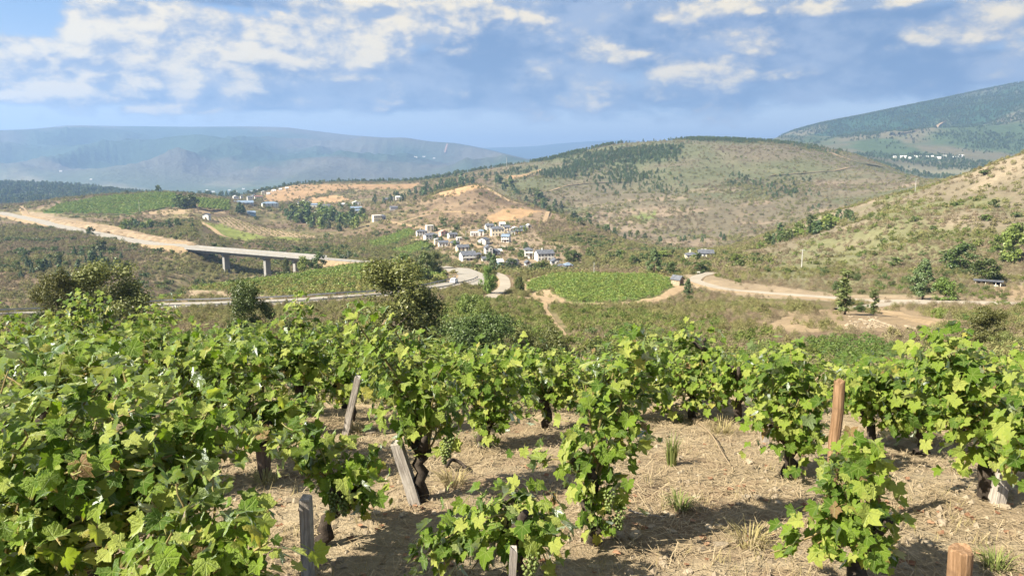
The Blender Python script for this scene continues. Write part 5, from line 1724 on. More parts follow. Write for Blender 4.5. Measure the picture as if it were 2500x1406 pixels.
T('pine_tree', 'pointed green tree behind the full poplar by the lane', 'tree', 'pine_mid', 1206, 664, 45, 290, 26)
T('pine_tree', 'dark pine at the back corner of the round vine plot', 'tree', 'pine_mid', 1597, 673, 62, 262, 40)
T('pine_tree', 'small pine growing in front of the stone hut', 'tree', 'pine_mid', 1680, 714, 34, 190, 24)
T('pine_tree', 'dark layered pine beside the upper lane at the right', 'tree', 'pine_mid', 2252, 735, 104, 166, 66)
T('shrub', 'yellow-green round bush next to the dark layered pine', 'shrub', 'bright_mid', 2306, 734, 58, 164, 72)
T('oak_tree', 'green round-topped oak on the slope above the yellow-green bush', 'tree', 'round_mid', 2342, 672, 70, 228, 98)
T('oak_tree', 'dark round oak right beside the derelict shed', 'tree', 'round_mid', 2408, 692, 64, 205, 84)
T('oak_tree', 'bright yellow-green tree at the right picture edge', 'tree', 'bright_mid', 2470, 680, 96, 235, 92)
T('oak_tree', 'smaller bright tree between the shed and the bright edge tree', 'tree', 'bright_mid', 2440, 660, 50, 250, 60)
T('poplar_tree', 'tall thin sparse poplar by the farm track', 'tree', 'poplar_mid', 2060, 762, 106, 118, 58)
T('poplar_tree', 'short sparse poplar right of the tall thin one', 'tree', 'poplar_mid', 2134, 758, 54, 118, 28)
T('shrub', 'almost black low bush between the two poplars', 'shrub', 'bush_near', 2103, 752, 22, 128, 38)
T('oak_tree', 'olive green small oak rising behind the right vines', 'tree', 'oak_near', 2405, 860, 116, 62, 120)
T('shrub', 'sprawling olive bush left of the small right oak', 'shrub', 'olivebush_near', 2320, 872, 66, 58, 130)
T('shrub', 'sprawling olive bush right of the small right oak', 'shrub', 'olivebush_near', 2475, 866, 74, 56, 130)
T('shrub', 'pale olive bush left of the small vine plot', 'shrub', 'olivebush_near', 1865, 890, 84, 50, 140)
T('shrub', 'pale olive bush at the near corner of the small vine plot', 'shrub', 'olivebush_near', 1945, 890, 66, 52, 90)
T('shrub', 'bright green bush low on the heather slope', 'shrub', 'bright_near', 1520, 806, 32, 98, 56)
T('shrub', 'small dark green bush beside the pale olive bush', 'shrub', 'bush_near', 1752, 872, 40, 62, 34)
T('shrub', 'green bush on the dry bank below the upper lane', 'shrub', 'bright_near', 2296, 762, 22, 112, 36)
T('shrub', 'dry dark bush next to the doorway of the ruined wall', 'shrub', 'bush_near', 2242, 820, 26, 82, 18)
# conifers and bushes behind the round plot
for k, (u, v, h, w_, key, lb) in enumerate([
        (1036, 690, 78, 60, 'round_mid', 'dense dark tree right of the large loose oak, behind it'),
        (1062, 672, 58, 46, 'round_mid', 'dark tree at the right end of the knoll vineyard'),
        (985, 655, 40, 46, 'bright_mid', 'green tree on the knoll crest behind the large loose oak'),
        (778, 652, 36, 50, 'round_mid', 'bushy tree hiding the right end of the viaduct'),
        (740, 645, 22, 40, 'bright_mid', 'low bright tree at the foot of the last viaduct pier'),
        (700, 655, 26, 26, 'round_mid', 'small dark tree left of the last viaduct pier'),
        (1250, 660, 30, 40, 'round_mid', 'dark garden tree beside the lilac-roofed house'),
        (1322, 662, 28, 40, 'bright_mid', 'light green garden tree left of the lower white gables'),
        (1398, 640, 30, 48, 'round_mid', 'dense green tree right of the long bright house'),
        (1284, 612, 22, 20, 'pine_mid', 'dark pointed tree above the box house'),
        (1274, 630, 20, 22, 'round_mid', 'round bush left of the box house'),
        (1195, 640, 26, 24, 'pine_mid', 'dark pointed tree below the tall gabled house'),
        (1283, 563, 14, 16, 'round_far', 'dark tree at the village end near the orange house'),
        (1548, 650, 26, 40, 'round_mid', 'olive tree at the back of the round plot, left of the pine'),
        (1640, 668, 30, 34, 'round_mid', 'round tree between the plot pine and the stone hut'),
        (1710, 668, 28, 42, 'round_mid', 'dark rounded bush tree above the blank sign board'),
        (1800, 640, 22, 40, 'bright_mid', 'bright bush right of the side-valley farm'),
        (1620, 632, 22, 44, 'bright_mid', 'light green tree left of the side-valley farm'),
        (1270, 715, 42, 30, 'round_mid', 'loose tree at the left corner of the round plot'),
        (222, 574, 22, 24, 'round_far', 'two-part round tree standing right on the highway edge'),
        (388, 474, 24, 17, 'stone_far', 'tall umbrella-shaped tree on top of the hill vineyard'),
        (310, 473, 10, 12, 'round_far', 'small dark tree on the hill vineyard top, leftmost'),
        (366, 473, 7, 12, 'bush_far', 'low dark bush left of the umbrella tree'),
        (412, 558, 22, 16, 'pine_far', 'dark tree at the middle of the plateau scrub, left of its neighbour'),
        (434, 556, 24, 20, 'round_far', 'pale-leaved taller tree right of the plateau dark tree'),
        (470, 560, 18, 10, 'pine_far', 'slim tree above the service track end'),
        (424, 497, 14, 12, 'round_far', 'single tree at the lower edge of the hill vineyard'),
        (2425, 508, 22, 27, 'round_far', 'single round dark tree high on the right hillside'),
        (2232, 540, 16, 22, 'bush_far', 'dark round bush halfway up the right hillside, largest below the broom'),
        (2157, 592, 14, 18, 'bush_far', 'dark round bush low on the right hillside'),
        (2185, 650, 24, 36, 'round_far', 'dark green bush tree at the foot of the right hillside'),
        (2408, 425, 14, 34, 'bush_far', 'wide dark bush near the crest of the right hillside'),
        (2400, 552, 20, 26, 'bush_far', 'dark bush right of centre on the hillside, below the round tree'),
        (2480, 545, 18, 26, 'bush_far', 'dark bush at the right end of the hillside'),
        (2330, 502, 12, 22, 'bush_far', 'flat dark bush beside the yellow broom band'),
        (2280, 560, 12, 20, 'bush_far', 'brownish bush in the hillside centre'),
        (2405, 598, 16, 28, 'bright_far', 'light green bush low on the hillside above the oaks')]):
    T({'pi': 'pine_tree', 'po': 'poplar_tree', 'st': 'pine_tree', 'bu': 'shrub'}.get(key[:2], 'oak_tree'), lb, 'shrub' if key[:2] == 'bu' else 'tree', key, u, v, h, wpx=w_,
      D=(362 if lb in ('bushy tree hiding the right end of the viaduct', 'low bright tree at the foot of the last viaduct pier', 'small dark tree left of the last viaduct pier') else None), dmin=100 if v > 600 else 300, dmax=345 if (v > 600 and 900 < u < 1100) else 1300)

# groups of look-alike trees
def grove(n, poly, dmin, dmax, keys, hpx, name, label, group, dens=None, hvar=.35):
    pw = poly_world(poly, dmin, dmax)
    x0, y0 = pw.min(0)
    x1, y1 = pw.max(0)
    k = 0
    out = []
    while len(out) < n and k < 20000:
        k += 1
        x, y = random.uniform(x0, x1), random.uniform(y0, y1)
        if inside(np.array([x]), np.array([y]), pw)[0]:
            out.append((x, y))
    for x, y in out:
        h = hpx * y / F * random.uniform(1 - hvar, 1 + hvar)
        tree(name, label, 'tree', random.choice(keys), x, y, h, random.uniform(.85, 1.25), group, .03 * h)


grove(9, [(440, 508), (485, 508), (485, 512), (440, 512)], 600, 1000, ['round_far'], 26, 'oak_tree', 'dark tree of the clump at the right end of the hill vineyard', 'clump right of the hill vineyard')
grove(7, [(558, 520), (598, 520), (598, 524), (558, 524)], 600, 1100, ['pine_far'], 24, 'pine_tree', 'dark conifer of the square clump behind the plateau hut', 'square conifer clump behind the plateau hut')
grove(16, [(300, 552), (372, 548), (372, 560), (300, 562)], 500, 900, ['bright_far', 'pine_far'], 17, 'young_tree', 'young pale pine in the thicket above the highway', 'young pines above the highway')
grove(36, [(40, 640), (300, 600), (320, 660), (160, 690), (40, 680)], 330, 620, ['pine_far', 'pine_mid', 'round_far'], 26, 'pine_tree', 'young pine on the left gorge slope below the highway', 'pines on the left gorge slope')
grove(55, [(690, 530), (760, 515), (900, 530), (900, 562), (820, 566), (720, 548)], 620, 1000, ['pine_far', 'round_far', 'bright_far'], 24, 'riverside_tree', 'dark tree of the valley wood below the far village', 'valley wood below the far village')
grove(22, [(560, 480), (700, 456), (830, 446), (830, 450), (700, 462), (580, 486)], 1100, 1800, ['pine_far', 'round_far'], 10, 'pine_tree', 'small dark tree along the ochre ridge line', 'trees along the ochre ridge')
grove(48, [(900, 500), (960, 478), (1060, 455), (1160, 436), (1168, 446), (1060, 476), (960, 505)], 800, 1450, ['pine_far'], 18, 'pine_tree', 'pine of the dark belt crossing the spur', 'pine belt on the spur')
grove(55, [(1180, 440), (1250, 440), (1330, 480), (1440, 540), (1540, 600), (1480, 600), (1380, 545), (1290, 500)], 600, 1400, ['pine_far', 'round_far'], 18, 'pine_tree', 'pine in the ravine between the spur and the middle hill', 'pines in the ravine behind the spur')
grove(30, [(1830, 612), (1900, 570), (2010, 530), (2080, 520), (2080, 545), (1960, 590), (1880, 625)], 380, 620, ['round_far', 'bright_far', 'pine_far'], 26, 'young_tree', 'young green tree of the wood on the right hillside edge', 'wood along the edge of the right hillside')
grove(26, [(1030, 560), (1150, 550), (1290, 560), (1300, 640), (1150, 645), (1050, 620)], 400, 700, ['round_far', 'bright_far', 'bush_far'], 13, 'garden_tree', 'small garden tree between the village houses', 'garden trees in the village')
grove(14, [(560, 495), (880, 495), (890, 520), (600, 510)], 850, 1300, ['round_far', 'bright_far'], 11, 'garden_tree', 'small tree between the far village houses', 'trees in the far village')
grove(24, [(480, 640), (760, 605), (900, 610), (900, 640), (600, 650)], 400, 650, ['round_far', 'bush_far', 'bright_far'], 15, 'young_tree', 'small tree in the scrub behind the viaduct', 'scrub trees behind the viaduct')
grove(24, [(1400, 640), (1560, 640), (1660, 650), (1740, 650), (1700, 632), (1560, 618), (1430, 625)], 300, 560, ['round_far', 'bright_far'], 18, 'young_tree', 'round green tree lining the valley bottom behind the round plot', 'trees along the valley bottom')

# forests too far off to count
P_tree = [PROTO['pine_far'][i_][0] for i_ in range(3)] + [PROTO['round_far'][0][0]]
dens = D_CREST
pts, _ = sample(3000, dens * KEEP, 8)
scatter('crest_forest', pts, rng.uniform(3.5, 7.5, len(pts)), P_tree, 'open pine forest along the crest of the middle hill', (.9, 1.2))
dens = bump(Wc, 9.6, 10.2, 11.2, 11.7) * bump(U_, 1250, 1400, 1900, 2050) * sst(wood, .35, .8)
pts, _ = sample(260, dens * KEEP, 8)
scatter('hill_woods', pts, rng.uniform(4, 7.5, len(pts)), P_tree, 'patches of wood on the middle hill', (.9, 1.2))
dens = bump(Wc, 10.6, 11.3, 11.98, 12.02) * (1 - sst(U_, 420, 600))
pts, _ = sample(2600, dens, 12)
scatter('rise_forest', pts, rng.uniform(9, 15, len(pts)), P_tree, 'dense wood on the low rise at the left', (.9, 1.2))
dens = bump(Wc, 11.0, 11.6, 11.98, 12.02) * bump(U_, 560, 700, 1060, 1150)
pts, _ = sample(500, dens, 8)
scatter('ridge_forest', pts, rng.uniform(6, 10, len(pts)), P_tree, 'wood on the low ridge behind the ochre hill', (.9, 1.2))
dens = bump(Wc, 12.2, 13.0, 15.3, 15.6) * sst(U_, 1850, 2000) * sst(wood, -.2, .6)
pts, _ = sample(4500, dens, 8)
scatter('valley_woods', pts, rng.uniform(6, 11, len(pts)), P_tree, 'scattered wood below the right mountain', (.8, 1.1))
dens = sst(GS + 0.02 * wood, s_of_v(345), s_of_v(318)) * bump(Wc, 14.4, 14.9, 15.97, 16.0) * sst(U_, 1880, 1940) * (1 - .8 * sst(Wc, 15.5, 15.9) * sst(U_, 2230, 2420))
pts, _ = sample(9000, dens, 12)
scatter('mountain_forest', pts, rng.uniform(8, 12, len(pts)), P_tree, 'dark plantation forest on the right mountain', (.8, 1.1))
# ------------------------------------------------------------------ the vineyard in front
def leaf_mat():
    mt_ = bpy.data.materials.new('vine_leaf')
    mt_.use_nodes = True
    q = NT(mt_.node_tree)
    tcn = q.node('ShaderNodeTexCoord')
    oi = q.node('ShaderNodeObjectInfo')
    geo = q.node('ShaderNodeNewGeometry')
    al_ = q.node('ShaderNodeAttribute', attribute_name='lrnd')
    rnd = q.m('FRACT', q.m('ADD', oi.outputs['Random'], al_.outputs['Fac']))
    r2 = q.m('FRACT', q.m('MULTIPLY', rnd, 17.13))
    r3 = q.m('FRACT', q.m('MULTIPLY', rnd, 53.7))
    base = q.mix(q.ss(rnd, 0.0, 0.55), (.060, .118, .011), (.172, .258, .025))
    base = q.mix(q.ss(rnd, 0.52, 0.98), base, (.34, .375, .085))
    base = q.mix(q.m('GREATER_THAN', r2, 0.975), base, (.36, .33, .07))
    base = q.mix(q.m('GREATER_THAN', r3, 0.988), base, (.24, .15, .07))
    ap_ = q.node('ShaderNodeAttribute', attribute_name='lpos')
    pos = ap_.outputs['Vector']
    mott = q.noise(pos, 3.2, 4, .6)
    base = q.mix(q.m('MULTIPLY', q.ss(mott, .45, .75), .55), base, q.mix(.5, base, (.17, .22, .05)))
    # some margins are scorched brown
    ln_ = q.node('ShaderNodeVectorMath', operation='LENGTH')
    q.set(ln_.inputs[0], pos)
    edge = q.ss(q.m('ADD', ln_.outputs['Value'], q.m('MULTIPLY', q.noise(pos, 5.0, 3, .6), .5)), 1.02, 1.22)
    base = q.mix(q.m('MULTIPLY', q.m('MULTIPLY', edge, q.m('LESS_THAN', r3, .42)), .85), base, (.19, .12, .05))
    # the pale ribs of a vine leaf, fanning from the stalk
    sp_ = q.node('ShaderNodeSeparateXYZ')
    q.l.new(pos, sp_.inputs[0])
    lx_, ly_ = q.m('ABSOLUTE', sp_.outputs[0]), sp_.outputs[1]
    best = None
    for a in (0.0, 0.86, 1.75):
        d = q.m('ABSOLUTE', q.m('SUBTRACT', q.m('MULTIPLY', lx_, math.cos(a)), q.m('MULTIPLY', ly_, math.sin(a))))
        al = q.m('ADD', q.m('MULTIPLY', lx_, math.sin(a)), q.m('MULTIPLY', ly_, math.cos(a)))
        d = q.m('ADD', d, q.m('MULTIPLY', q.m('LESS_THAN', al, 0.0), 1.0))
        best = d if best is None else q.m('MINIMUM', best, d)
    vein = q.ss(best, 0.012, 0.042, 1.0, 0.0)
    base = q.mix(q.m('MULTIPLY', vein, .45), base, (.26, .32, .10))
    under = q.mix(.6, base, (.20, .25, .12))
    base = q.mix(geo.outputs['Backfacing'], base, under)
    df = q.node('ShaderNodeBsdfDiffuse')
    q.set(df.inputs[0], base)
    tr = q.node('ShaderNodeBsdfTranslucent')
    q.set(tr.inputs[0], q.mix(1.0, base, (1.25, 1.3, .55), blend='MULTIPLY'))
    gl = q.node('ShaderNodeBsdfGlossy')
    gl.inputs['Roughness'].default_value = .46
    gl.inputs['Color'].default_value = (.9, .95, 1, 1)
    bp = q.node('ShaderNodeBump')
    bp.inputs['Strength'].default_value = .5
    bp.inputs['Distance'].default_value = .05
    q.set(bp.inputs['Height'], q.m('SUBTRACT', q.noise(pos, 7, 3, .6), q.m('MULTIPLY', vein, .6)))
    for s_ in (df, gl):
        q.l.new(bp.outputs[0], s_.inputs['Normal'])
    m1 = q.node('ShaderNodeMixShader')
    m1.inputs[0].default_value = .45
    q.l.new(df.outputs[0], m1.inputs[1])
    q.l.new(tr.outputs[0], m1.inputs[2])
    m2 = q.node('ShaderNodeMixShader')
    fr = q.node('ShaderNodeFresnel')
    fr.inputs[0].default_value = 1.38
    q.set(m2.inputs[0], q.m('MULTIPLY', q.m('ADD', fr.outputs[0], .005), .34))
    q.l.new(m1.outputs[0], m2.inputs[1])
    q.l.new(gl.outputs[0], m2.inputs[2])
    o = q.node('ShaderNodeOutputMaterial')
    q.l.new(m2.outputs[0], o.inputs[0])
    return mt_


M['leaf'] = leaf_mat()
M['vinebark'] = mat_simple('vine_bark', (.026, .021, .017), .95, (.068, .054, .042), 26.0, .1, .012, 8)
M['cane'] = mat_simple('green_cane', (.16, .17, .05), .7, (.22, .15, .07), 9.0, .3)
M['grape'] = mat_simple('green_grape', (.085, .12, .028), .4, (.12, .15, .04), 5.0, .5)
M['straw'] = mat_foliage('dry_straw', (.22, .165, .098), (.40, .32, .205), .15, .1, 0, .01)
M['drygrass'] = mat_foliage('dry_grass', (.26, .22, .10), (.42, .36, .18), .3, .1, 0, .01)
M['greengrass'] = mat_foliage('green_grass', (.13, .17, .05), (.24, .25, .09), .3, .1, 0, .01)
M['deadleaf'] = mat_foliage('dead_vine_leaf', (.17, .09, .05), (.33, .21, .12), .2, .2, 0, .01)


def wood_mat(name, c1, c2, c3):
    mt_ = bpy.data.materials.new(name)
    mt_.use_nodes = True
    q = NT(mt_.node_tree)
    tcn = q.node('ShaderNodeTexCoord')
    mp = q.node('ShaderNodeMapping')
    mp.inputs['Scale'].default_value = (1, 1, .07)
    q.l.new(tcn.outputs['Object'], mp.inputs['Vector'])
    g = q.noise(mp.outputs[0], 85, 5, .65, .4)
    b = q.noise(tcn.outputs['Object'], 9, 4, .6)
    cc = q.mix(q.ss(g, .35, .66), c1, c2)
    cc = q.mix(q.m('MULTIPLY', q.ss(b, .52, .7), .7), cc, c3)
    bs = q.node('ShaderNodeBsdfPrincipled')
    q.set(bs.inputs['Base Color'], cc)
    bs.inputs['Roughness'].default_value = .85
    bs.inputs['Specular IOR Level'].default_value = .15
    bp = q.node('ShaderNodeBump')
    bp.inputs['Distance'].default_value = .006
    q.set(bp.inputs['Height'], g)
    q.l.new(bp.outputs[0], bs.inputs['Normal'])
    o = q.node('ShaderNodeOutputMaterial')
    q.l.new(bs.outputs[0], o.inputs[0])
    return mt_


M['greywood'] = wood_mat('grey_weathered_wood', (.20, .175, .15), (.40, .36, .31), (.13, .11, .09))
M['brownwood'] = wood_mat('orange_treated_wood', (.15, .088, .045), (.26, .162, .092), (.085, .05, .030))
M['darkwood'] = wood_mat('dark_old_wood', (.085, .06, .045), (.17, .12, .09), (.05, .04, .03))


def leaf_mesh(seed):
    r = np.random.default_rng(seed)
    n = 26
    th = np.linspace(-math.pi * .93, math.pi * .93, n)
    lob = np.array([[-2.35, .56], [-1.95, .72], [-1.45, .52], [-.92, .93], [-.45, .58], [0, 1.10], [.45, .58], [.92, .93], [1.45, .52], [1.95, .72], [2.35, .56]])
    rad = np.interp(th, np.concatenate([[-2.95], lob[:, 0], [2.95]]), np.concatenate([[.30], lob[:, 1] * r.uniform(.92, 1.1, 11), [.30]]))
    rad = rad * (1 + .095 * np.where(np.arange(n) % 2 == 0, 1, -1)) * r.uniform(.95, 1.05, n)
    x, y = np.sin(th) * rad, np.cos(th) * rad
    fold, droop, cup = r.uniform(.05, .60), r.uniform(.10, .75), r.uniform(-.30, .35)
    ph = r.uniform(0, 6.28, 3)

    def zf(x, y):
        rr = np.hypot(x, y)
        return fold * np.abs(x) - droop * np.clip(y, 0, None) ** 2 * .6 - cup * rr ** 2 + .075 * np.sin(5.2 * x + ph[0]) * np.cos(4.7 * y + ph[1]) - .16 * np.clip(np.abs(x) - .45, 0, None)
    k = n // 2
    ti = np.linspace(-math.pi * .9, math.pi * .9, k)
    ri = .50 * np.interp(ti, th, rad)
    xi, yi = np.sin(ti) * ri, np.cos(ti) * ri
    X = np.concatenate([[0], xi, x])
    Y = np.concatenate([[0], yi, y])
    V = np.stack([X, Y, zf(X, Y)], 1)
    fs = []
    for i_ in range(k - 1):
        fs.append((0, 1 + i_ + 1, 1 + i_))
    o_ = 1 + k
    for i_ in range(n - 1):
        a, b = min(i_ // 2, k - 1), min((i_ + 1) // 2, k - 1)
        fs.append((1 + a, o_ + i_ + 1, o_ + i_)) if a == b else fs.extend([(1 + a, 1 + b, o_ + i_ + 1), (1 + a, o_ + i_ + 1, o_ + i_)])
    # its stalk
    st = np.array([(-.022, 0, 0), (.022, 0, 0), (.018, -.45, -.16), (-.018, -.45, -.16), (.02, -.85, -.50), (-.02, -.85, -.50)])
    b0 = len(V)
    V = np.concatenate([V, st])
    fs += [(b0, b0 + 3, b0 + 1), (b0 + 1, b0 + 3, b0 + 2), (b0 + 3, b0 + 5, b0 + 2), (b0 + 2, b0 + 5, b0 + 4)]
    me = mesh_np('leaf', V, np.array(fs), smooth=True, mats=[M['leaf']])
    me.attributes.new('lpos', 'FLOAT_VECTOR', 'POINT').data.foreach_set('vector', V.astype(np.float32).ravel())
    me.attributes.new('lrnd', 'FLOAT', 'POINT')
    return me, V, np.array(fs)


_LM = [leaf_mesh(s_) for s_ in range(18)]
LEAVES = [a[0] for a in _LM]
SUNV = np.array(_ds)


def ray_at(u, v, D):
    x, y, z = px_dir(u, v)
    return np.array([x / y * D, D, z / y * D])


def grapes(seed):
    r = np.random.default_rng(seed)
    mb = MB()
    for i_ in range(30):
        f_ = i_ / 29
        a = i_ * 2.4
        rr = .030 * (1 - f_ * .75) * r.uniform(.6, 1.0)
        c = np.array([rr * math.cos(a), rr * math.sin(a), -.105 * f_])
        s_ = .0092
        mb.add(np.array([(0, 0, 1), (1, 0, 0), (0, 1, 0), (-1, 0, 0), (0, -1, 0), (0, 0, -1)]) * s_ + c,
               [(0, 1, 2), (0, 2, 3), (0, 3, 4), (0, 4, 1), (5, 2, 1), (5, 3, 2), (5, 4, 3), (5, 1, 4)])
    return mb.mesh('grape_bunch', M['grape'], True)


GRAPES = [grapes(s_) for s_ in range(3)]
NLEAF = 0


def vine(label, base, head, targets, nleaf, lsize=.070, group='old bush vines of the vineyard', bunches=(), trunk_r=.042, spread=.075, ncane_parts=12):
    """targets: world points the canes reach; leaves sit along the canes on their stalks"""
    global NLEAF
    r = np.random.default_rng(abs(hash((round(base[0], 3), round(base[1], 3)))) % 2 ** 31)
    base, head = np.array(base, float), np.array(head, float)
    root = thing('grapevine', label, 'grapevine', tuple(base), 0, group)
    # gnarled trunk
    k = 9
    f_ = np.linspace(0, 1, k)
    p = np.outer(1 - f_, [0, 0, -.05]) + np.outer(f_, head - base)
    p[1:-1, :2] += np.cumsum(r.normal(0, .014, (k - 2, 2)), 0) * np.sin(np.pi * f_[1:-1])[:, None] + r.normal(0, .010, (k - 2, 2))
    tr_ = trunk_r * (.95 - .35 * f_) * r.uniform(.82, 1.2, k)
    tr_[-1] *= .8
    tr_[-2] *= 1.25
    mb = MB()
    mb.tube(p, tr_, 9)
    for i_ in range(3):
        a = r.uniform(0, 6.28)
        e = p[-1] + np.array([math.cos(a), math.sin(a), .9]) * .11
        mb.tube([p[-2], (p[-2] + e) / 2 + r.normal(0, .012, 3), e], [trunk_r * .75, trunk_r * .6, trunk_r * .35], 7)
    mb.build('trunk', M['vinebark'], root, smooth=True)
    hd = head - base
    paths = []
    for t3 in targets:
        e = np.array(t3) - base
        L_ = np.linalg.norm(e - hd)
        ctl = hd + (e - hd) * .45 + np.array([0, 0, .22 * L_]) + r.normal(0, .06 * L_, 3)
        s_ = np.linspace(0, 1, 12)[:, None]
        pth = (1 - s_) ** 2 * hd + 2 * s_ * (1 - s_) * ctl + s_ ** 2 * e
        pth[1:-1] += r.normal(0, .010, (1, 3)) * np.sin(np.linspace(.4, 5.5, 10) + r.uniform(0, 3))[:, None] + r.normal(0, .002, (10, 3))
        paths.append(pth)
    for pth in paths[:ncane_parts]:
        mb = MB()
        mb.tube(pth, np.linspace(.0065, .0025, 12), 5, cap=False)
        mb.build('cane', M['cane'], root)
    nleaf = int(nleaf * 1.55)
    lsize *= .80
    lens = np.array([np.linalg.norm(np.diff(p_, axis=0), axis=1).sum() for p_ in paths])
    pk = r.choice(len(paths), nleaf, p=lens / lens.sum())
    cen = np.mean([p_[6] for p_ in paths], axis=0)
    lst = []
    for i_ in range(nleaf):
        pth = paths[pk[i_]]
        s_ = 11 * (r.uniform(.12, 1.0) ** .85)
        j_ = min(int(s_), 10)
        c = pth[j_] + (pth[j_ + 1] - pth[j_]) * (s_ - j_)
        tipw = s_ / 11
        sp_ = spread * (1.15 - .55 * tipw)
        c = c + r.normal(0, sp_, 3) * [1, 1, .85] + [0, 0, .015]
        if c[2] < .05:
            c[2] = .05 + r.uniform(0, .05)
        out = c - cen
        out[2] *= .4
        out /= np.linalg.norm(out) + 1e-6
        nn_ = .50 * np.array([0, 0, 1]) + .55 * out + .42 * SUNV + r.normal(0, .55, 3)
        nn_ /= np.linalg.norm(nn_)
        tip = .55 * out + np.array([0, 0, -.85]) + r.normal(0, .45, 3)
        tip -= nn_ * tip.dot(nn_)
        tip /= np.linalg.norm(tip) + 1e-6
        xx = np.cross(tip, nn_)
        sz = lsize * r.uniform(.50, 1.25) * (1.12 - .5 * max(0, tipw - .5))
        lst.append((float(np.linalg.norm(c + base)) - sz * 4, np.column_stack([xx * sz, tip * sz, nn_ * sz]), c, int(r.integers(len(LEAVES)))))
    # the leaves that show largest are parts of their own, the rest of the foliage is one part
    lst.sort(key=lambda a: a[0])
    for _d, R3, c, li in lst[:300]:
        o_ = bpy.data.objects.new('leaf', LEAVES[li])
        o_.parent = root
        m4 = np.eye(4)
        m4[:3, :3], m4[:3, 3] = R3, c
        o_.matrix_basis = Matrix(m4.tolist())
        C.objects.link(o_)
    if len(lst) > 300:
        vv, ff, lp, lr, off = [], [], [], [], 0
        for _d, R3, c, li in lst[300:]:
            V, fs = _LM[li][1], _LM[li][2]
            vv.append(V @ R3.T + c)
            ff.append(fs + off)
            lp.append(V)
            lr.append(np.full(len(V), r.random()))
            off += len(V)
        me = mesh_np('foliage', np.concatenate(vv), np.concatenate(ff), smooth=True, mats=[M['leaf']])
        me.attributes.new('lpos', 'FLOAT_VECTOR', 'POINT').data.foreach_set('vector', np.concatenate(lp).astype(np.float32).ravel())
        me.attributes.new('lrnd', 'FLOAT', 'POINT').data.foreach_set('value', np.concatenate(lr).astype(np.float32))
        tag(link('foliage', me, root), kind='stuff')
    NLEAF += nleaf
    for b in bunches:
        o_ = link('grape_bunch', random.choice(GRAPES), root, tuple(np.array(b) - base))
        o_.scale = (.95,) * 3
    return root


def vine_px(label, ub, vb, head, targets, nleaf, D=None, bunches=(), **kw):
    b = hit_near(ub, vb) if D is None else None
    if D is None:
        D = b.y
        base = np.array(b)
    else:
        t = float(t_of(ub, vb))
        base = np.array([t * D, D, float(zn_full(t * D, D))])
    hp = ray_at(head[0], head[1], D) if len(head) == 2 else base + np.array(head)
    hp[2] = max(hp[2], base[2] + .15)
    tg_ = []
    for q_ in targets:
        dd = q_[2] if len(q_) > 2 else random.uniform(-.16, .16)
        tg_.append(ray_at(q_[0], q_[1], D + dd))
    bn = [ray_at(u, v, D - .12) for u, v in bunches]
    return vine(label, base, hp, tg_, nleaf, bunches=bn, **kw)


h3 = (0.0, 0.0, .42)
vine_px('big leafy vine filling the lower left corner', 60, 1480, h3, [(20, 905), (150, 885), (250, 930), (330, 1000), (60, 1050, -.3), (200, 1150, -.35), (350, 1150, -.2), (30, 1250, -.3), (150, 1330, -.4), (280, 1300, -.3), (-40, 1000), (100, 980)], 300, 2.2, lsize=.057, spread=.10)
vine_px('dark leafy vine in the shadowed left foreground, behind the corner vine', 230, 1400, h3, [(120, 1010), (230, 1000), (330, 1050), (250, 1120, -.2), (420, 1110), (160, 1200, -.2), (330, 1230, -.15), (90, 1300, -.2), (420, 1250, -.1)], 300, 2.35, lsize=.057, spread=.10)
vine_px('shaded vine low at the left edge below the corner vine leaves', 20, 1600, (0, 0, .35), [(-40, 1180), (60, 1150), (140, 1220), (200, 1300), (40, 1300), (-20, 1380), (120, 1380), (230, 1390), (280, 1230)], 240, 1.95, lsize=.055, spread=.08)
vine_px('arching vine whose leaves reach right over the open soil', 430, 1330, h3, [(300, 905, .2), (400, 960, .1), (520, 985), (600, 1040), (470, 1070), (380, 1080, -.2), (540, 1050), (400, 1160), (450, 1110)], 240, 2.55, lsize=.057, spread=.09)
vine_px('low sunlit vine in the front, left of the square grey post', 500, 1500, (0, 0, .3), [(340, 1200), (430, 1180), (520, 1170, .1), (610, 1220), (690, 1310), (580, 1310, -.1), (420, 1300, -.2), (330, 1350, -.1), (650, 1385, -.1), (540, 1390, -.15), (440, 1400, -.2)], 210, 1.9, lsize=.056, spread=.07)
vine_px('small vine with black trunk leaning right beside the square grey post', 772, 1335, (846, 1222), [(790, 1100), (850, 1090), (925, 1115), (900, 1200), (870, 1250), (760, 1150), (680, 1080), (590, 1060), (730, 1030), (830, 1160)], 190, bunches=[(812, 1195), (838, 1205)], lsize=.056, spread=.055, trunk_r=.040)
vine_px('vine above the short dark stake left of the bare soil', 646, 1168, (640, 1060), [(500, 950), (600, 940), (700, 950), (760, 1000), (560, 1000), (640, 1020), (730, 1050), (450, 980), (540, 930), (680, 990)], 240, lsize=.060, spread=.075)
vine_px('tall vine with twisted black trunk and leaning grey stake', 1028, 1224, (1046, 1095), [(868, 748), (872, 775), (885, 810), (950, 790), (1030, 800), (900, 850), (1045, 830), (1080, 900), (1130, 930), (1120, 1010), (980, 1010), (930, 940), (1030, 1030), (960, 1060), (1090, 1060), (890, 900), (1000, 900)], 300, bunches=[(1085, 1085), (1095, 1070)], lsize=.054, spread=.080, trunk_r=.040)
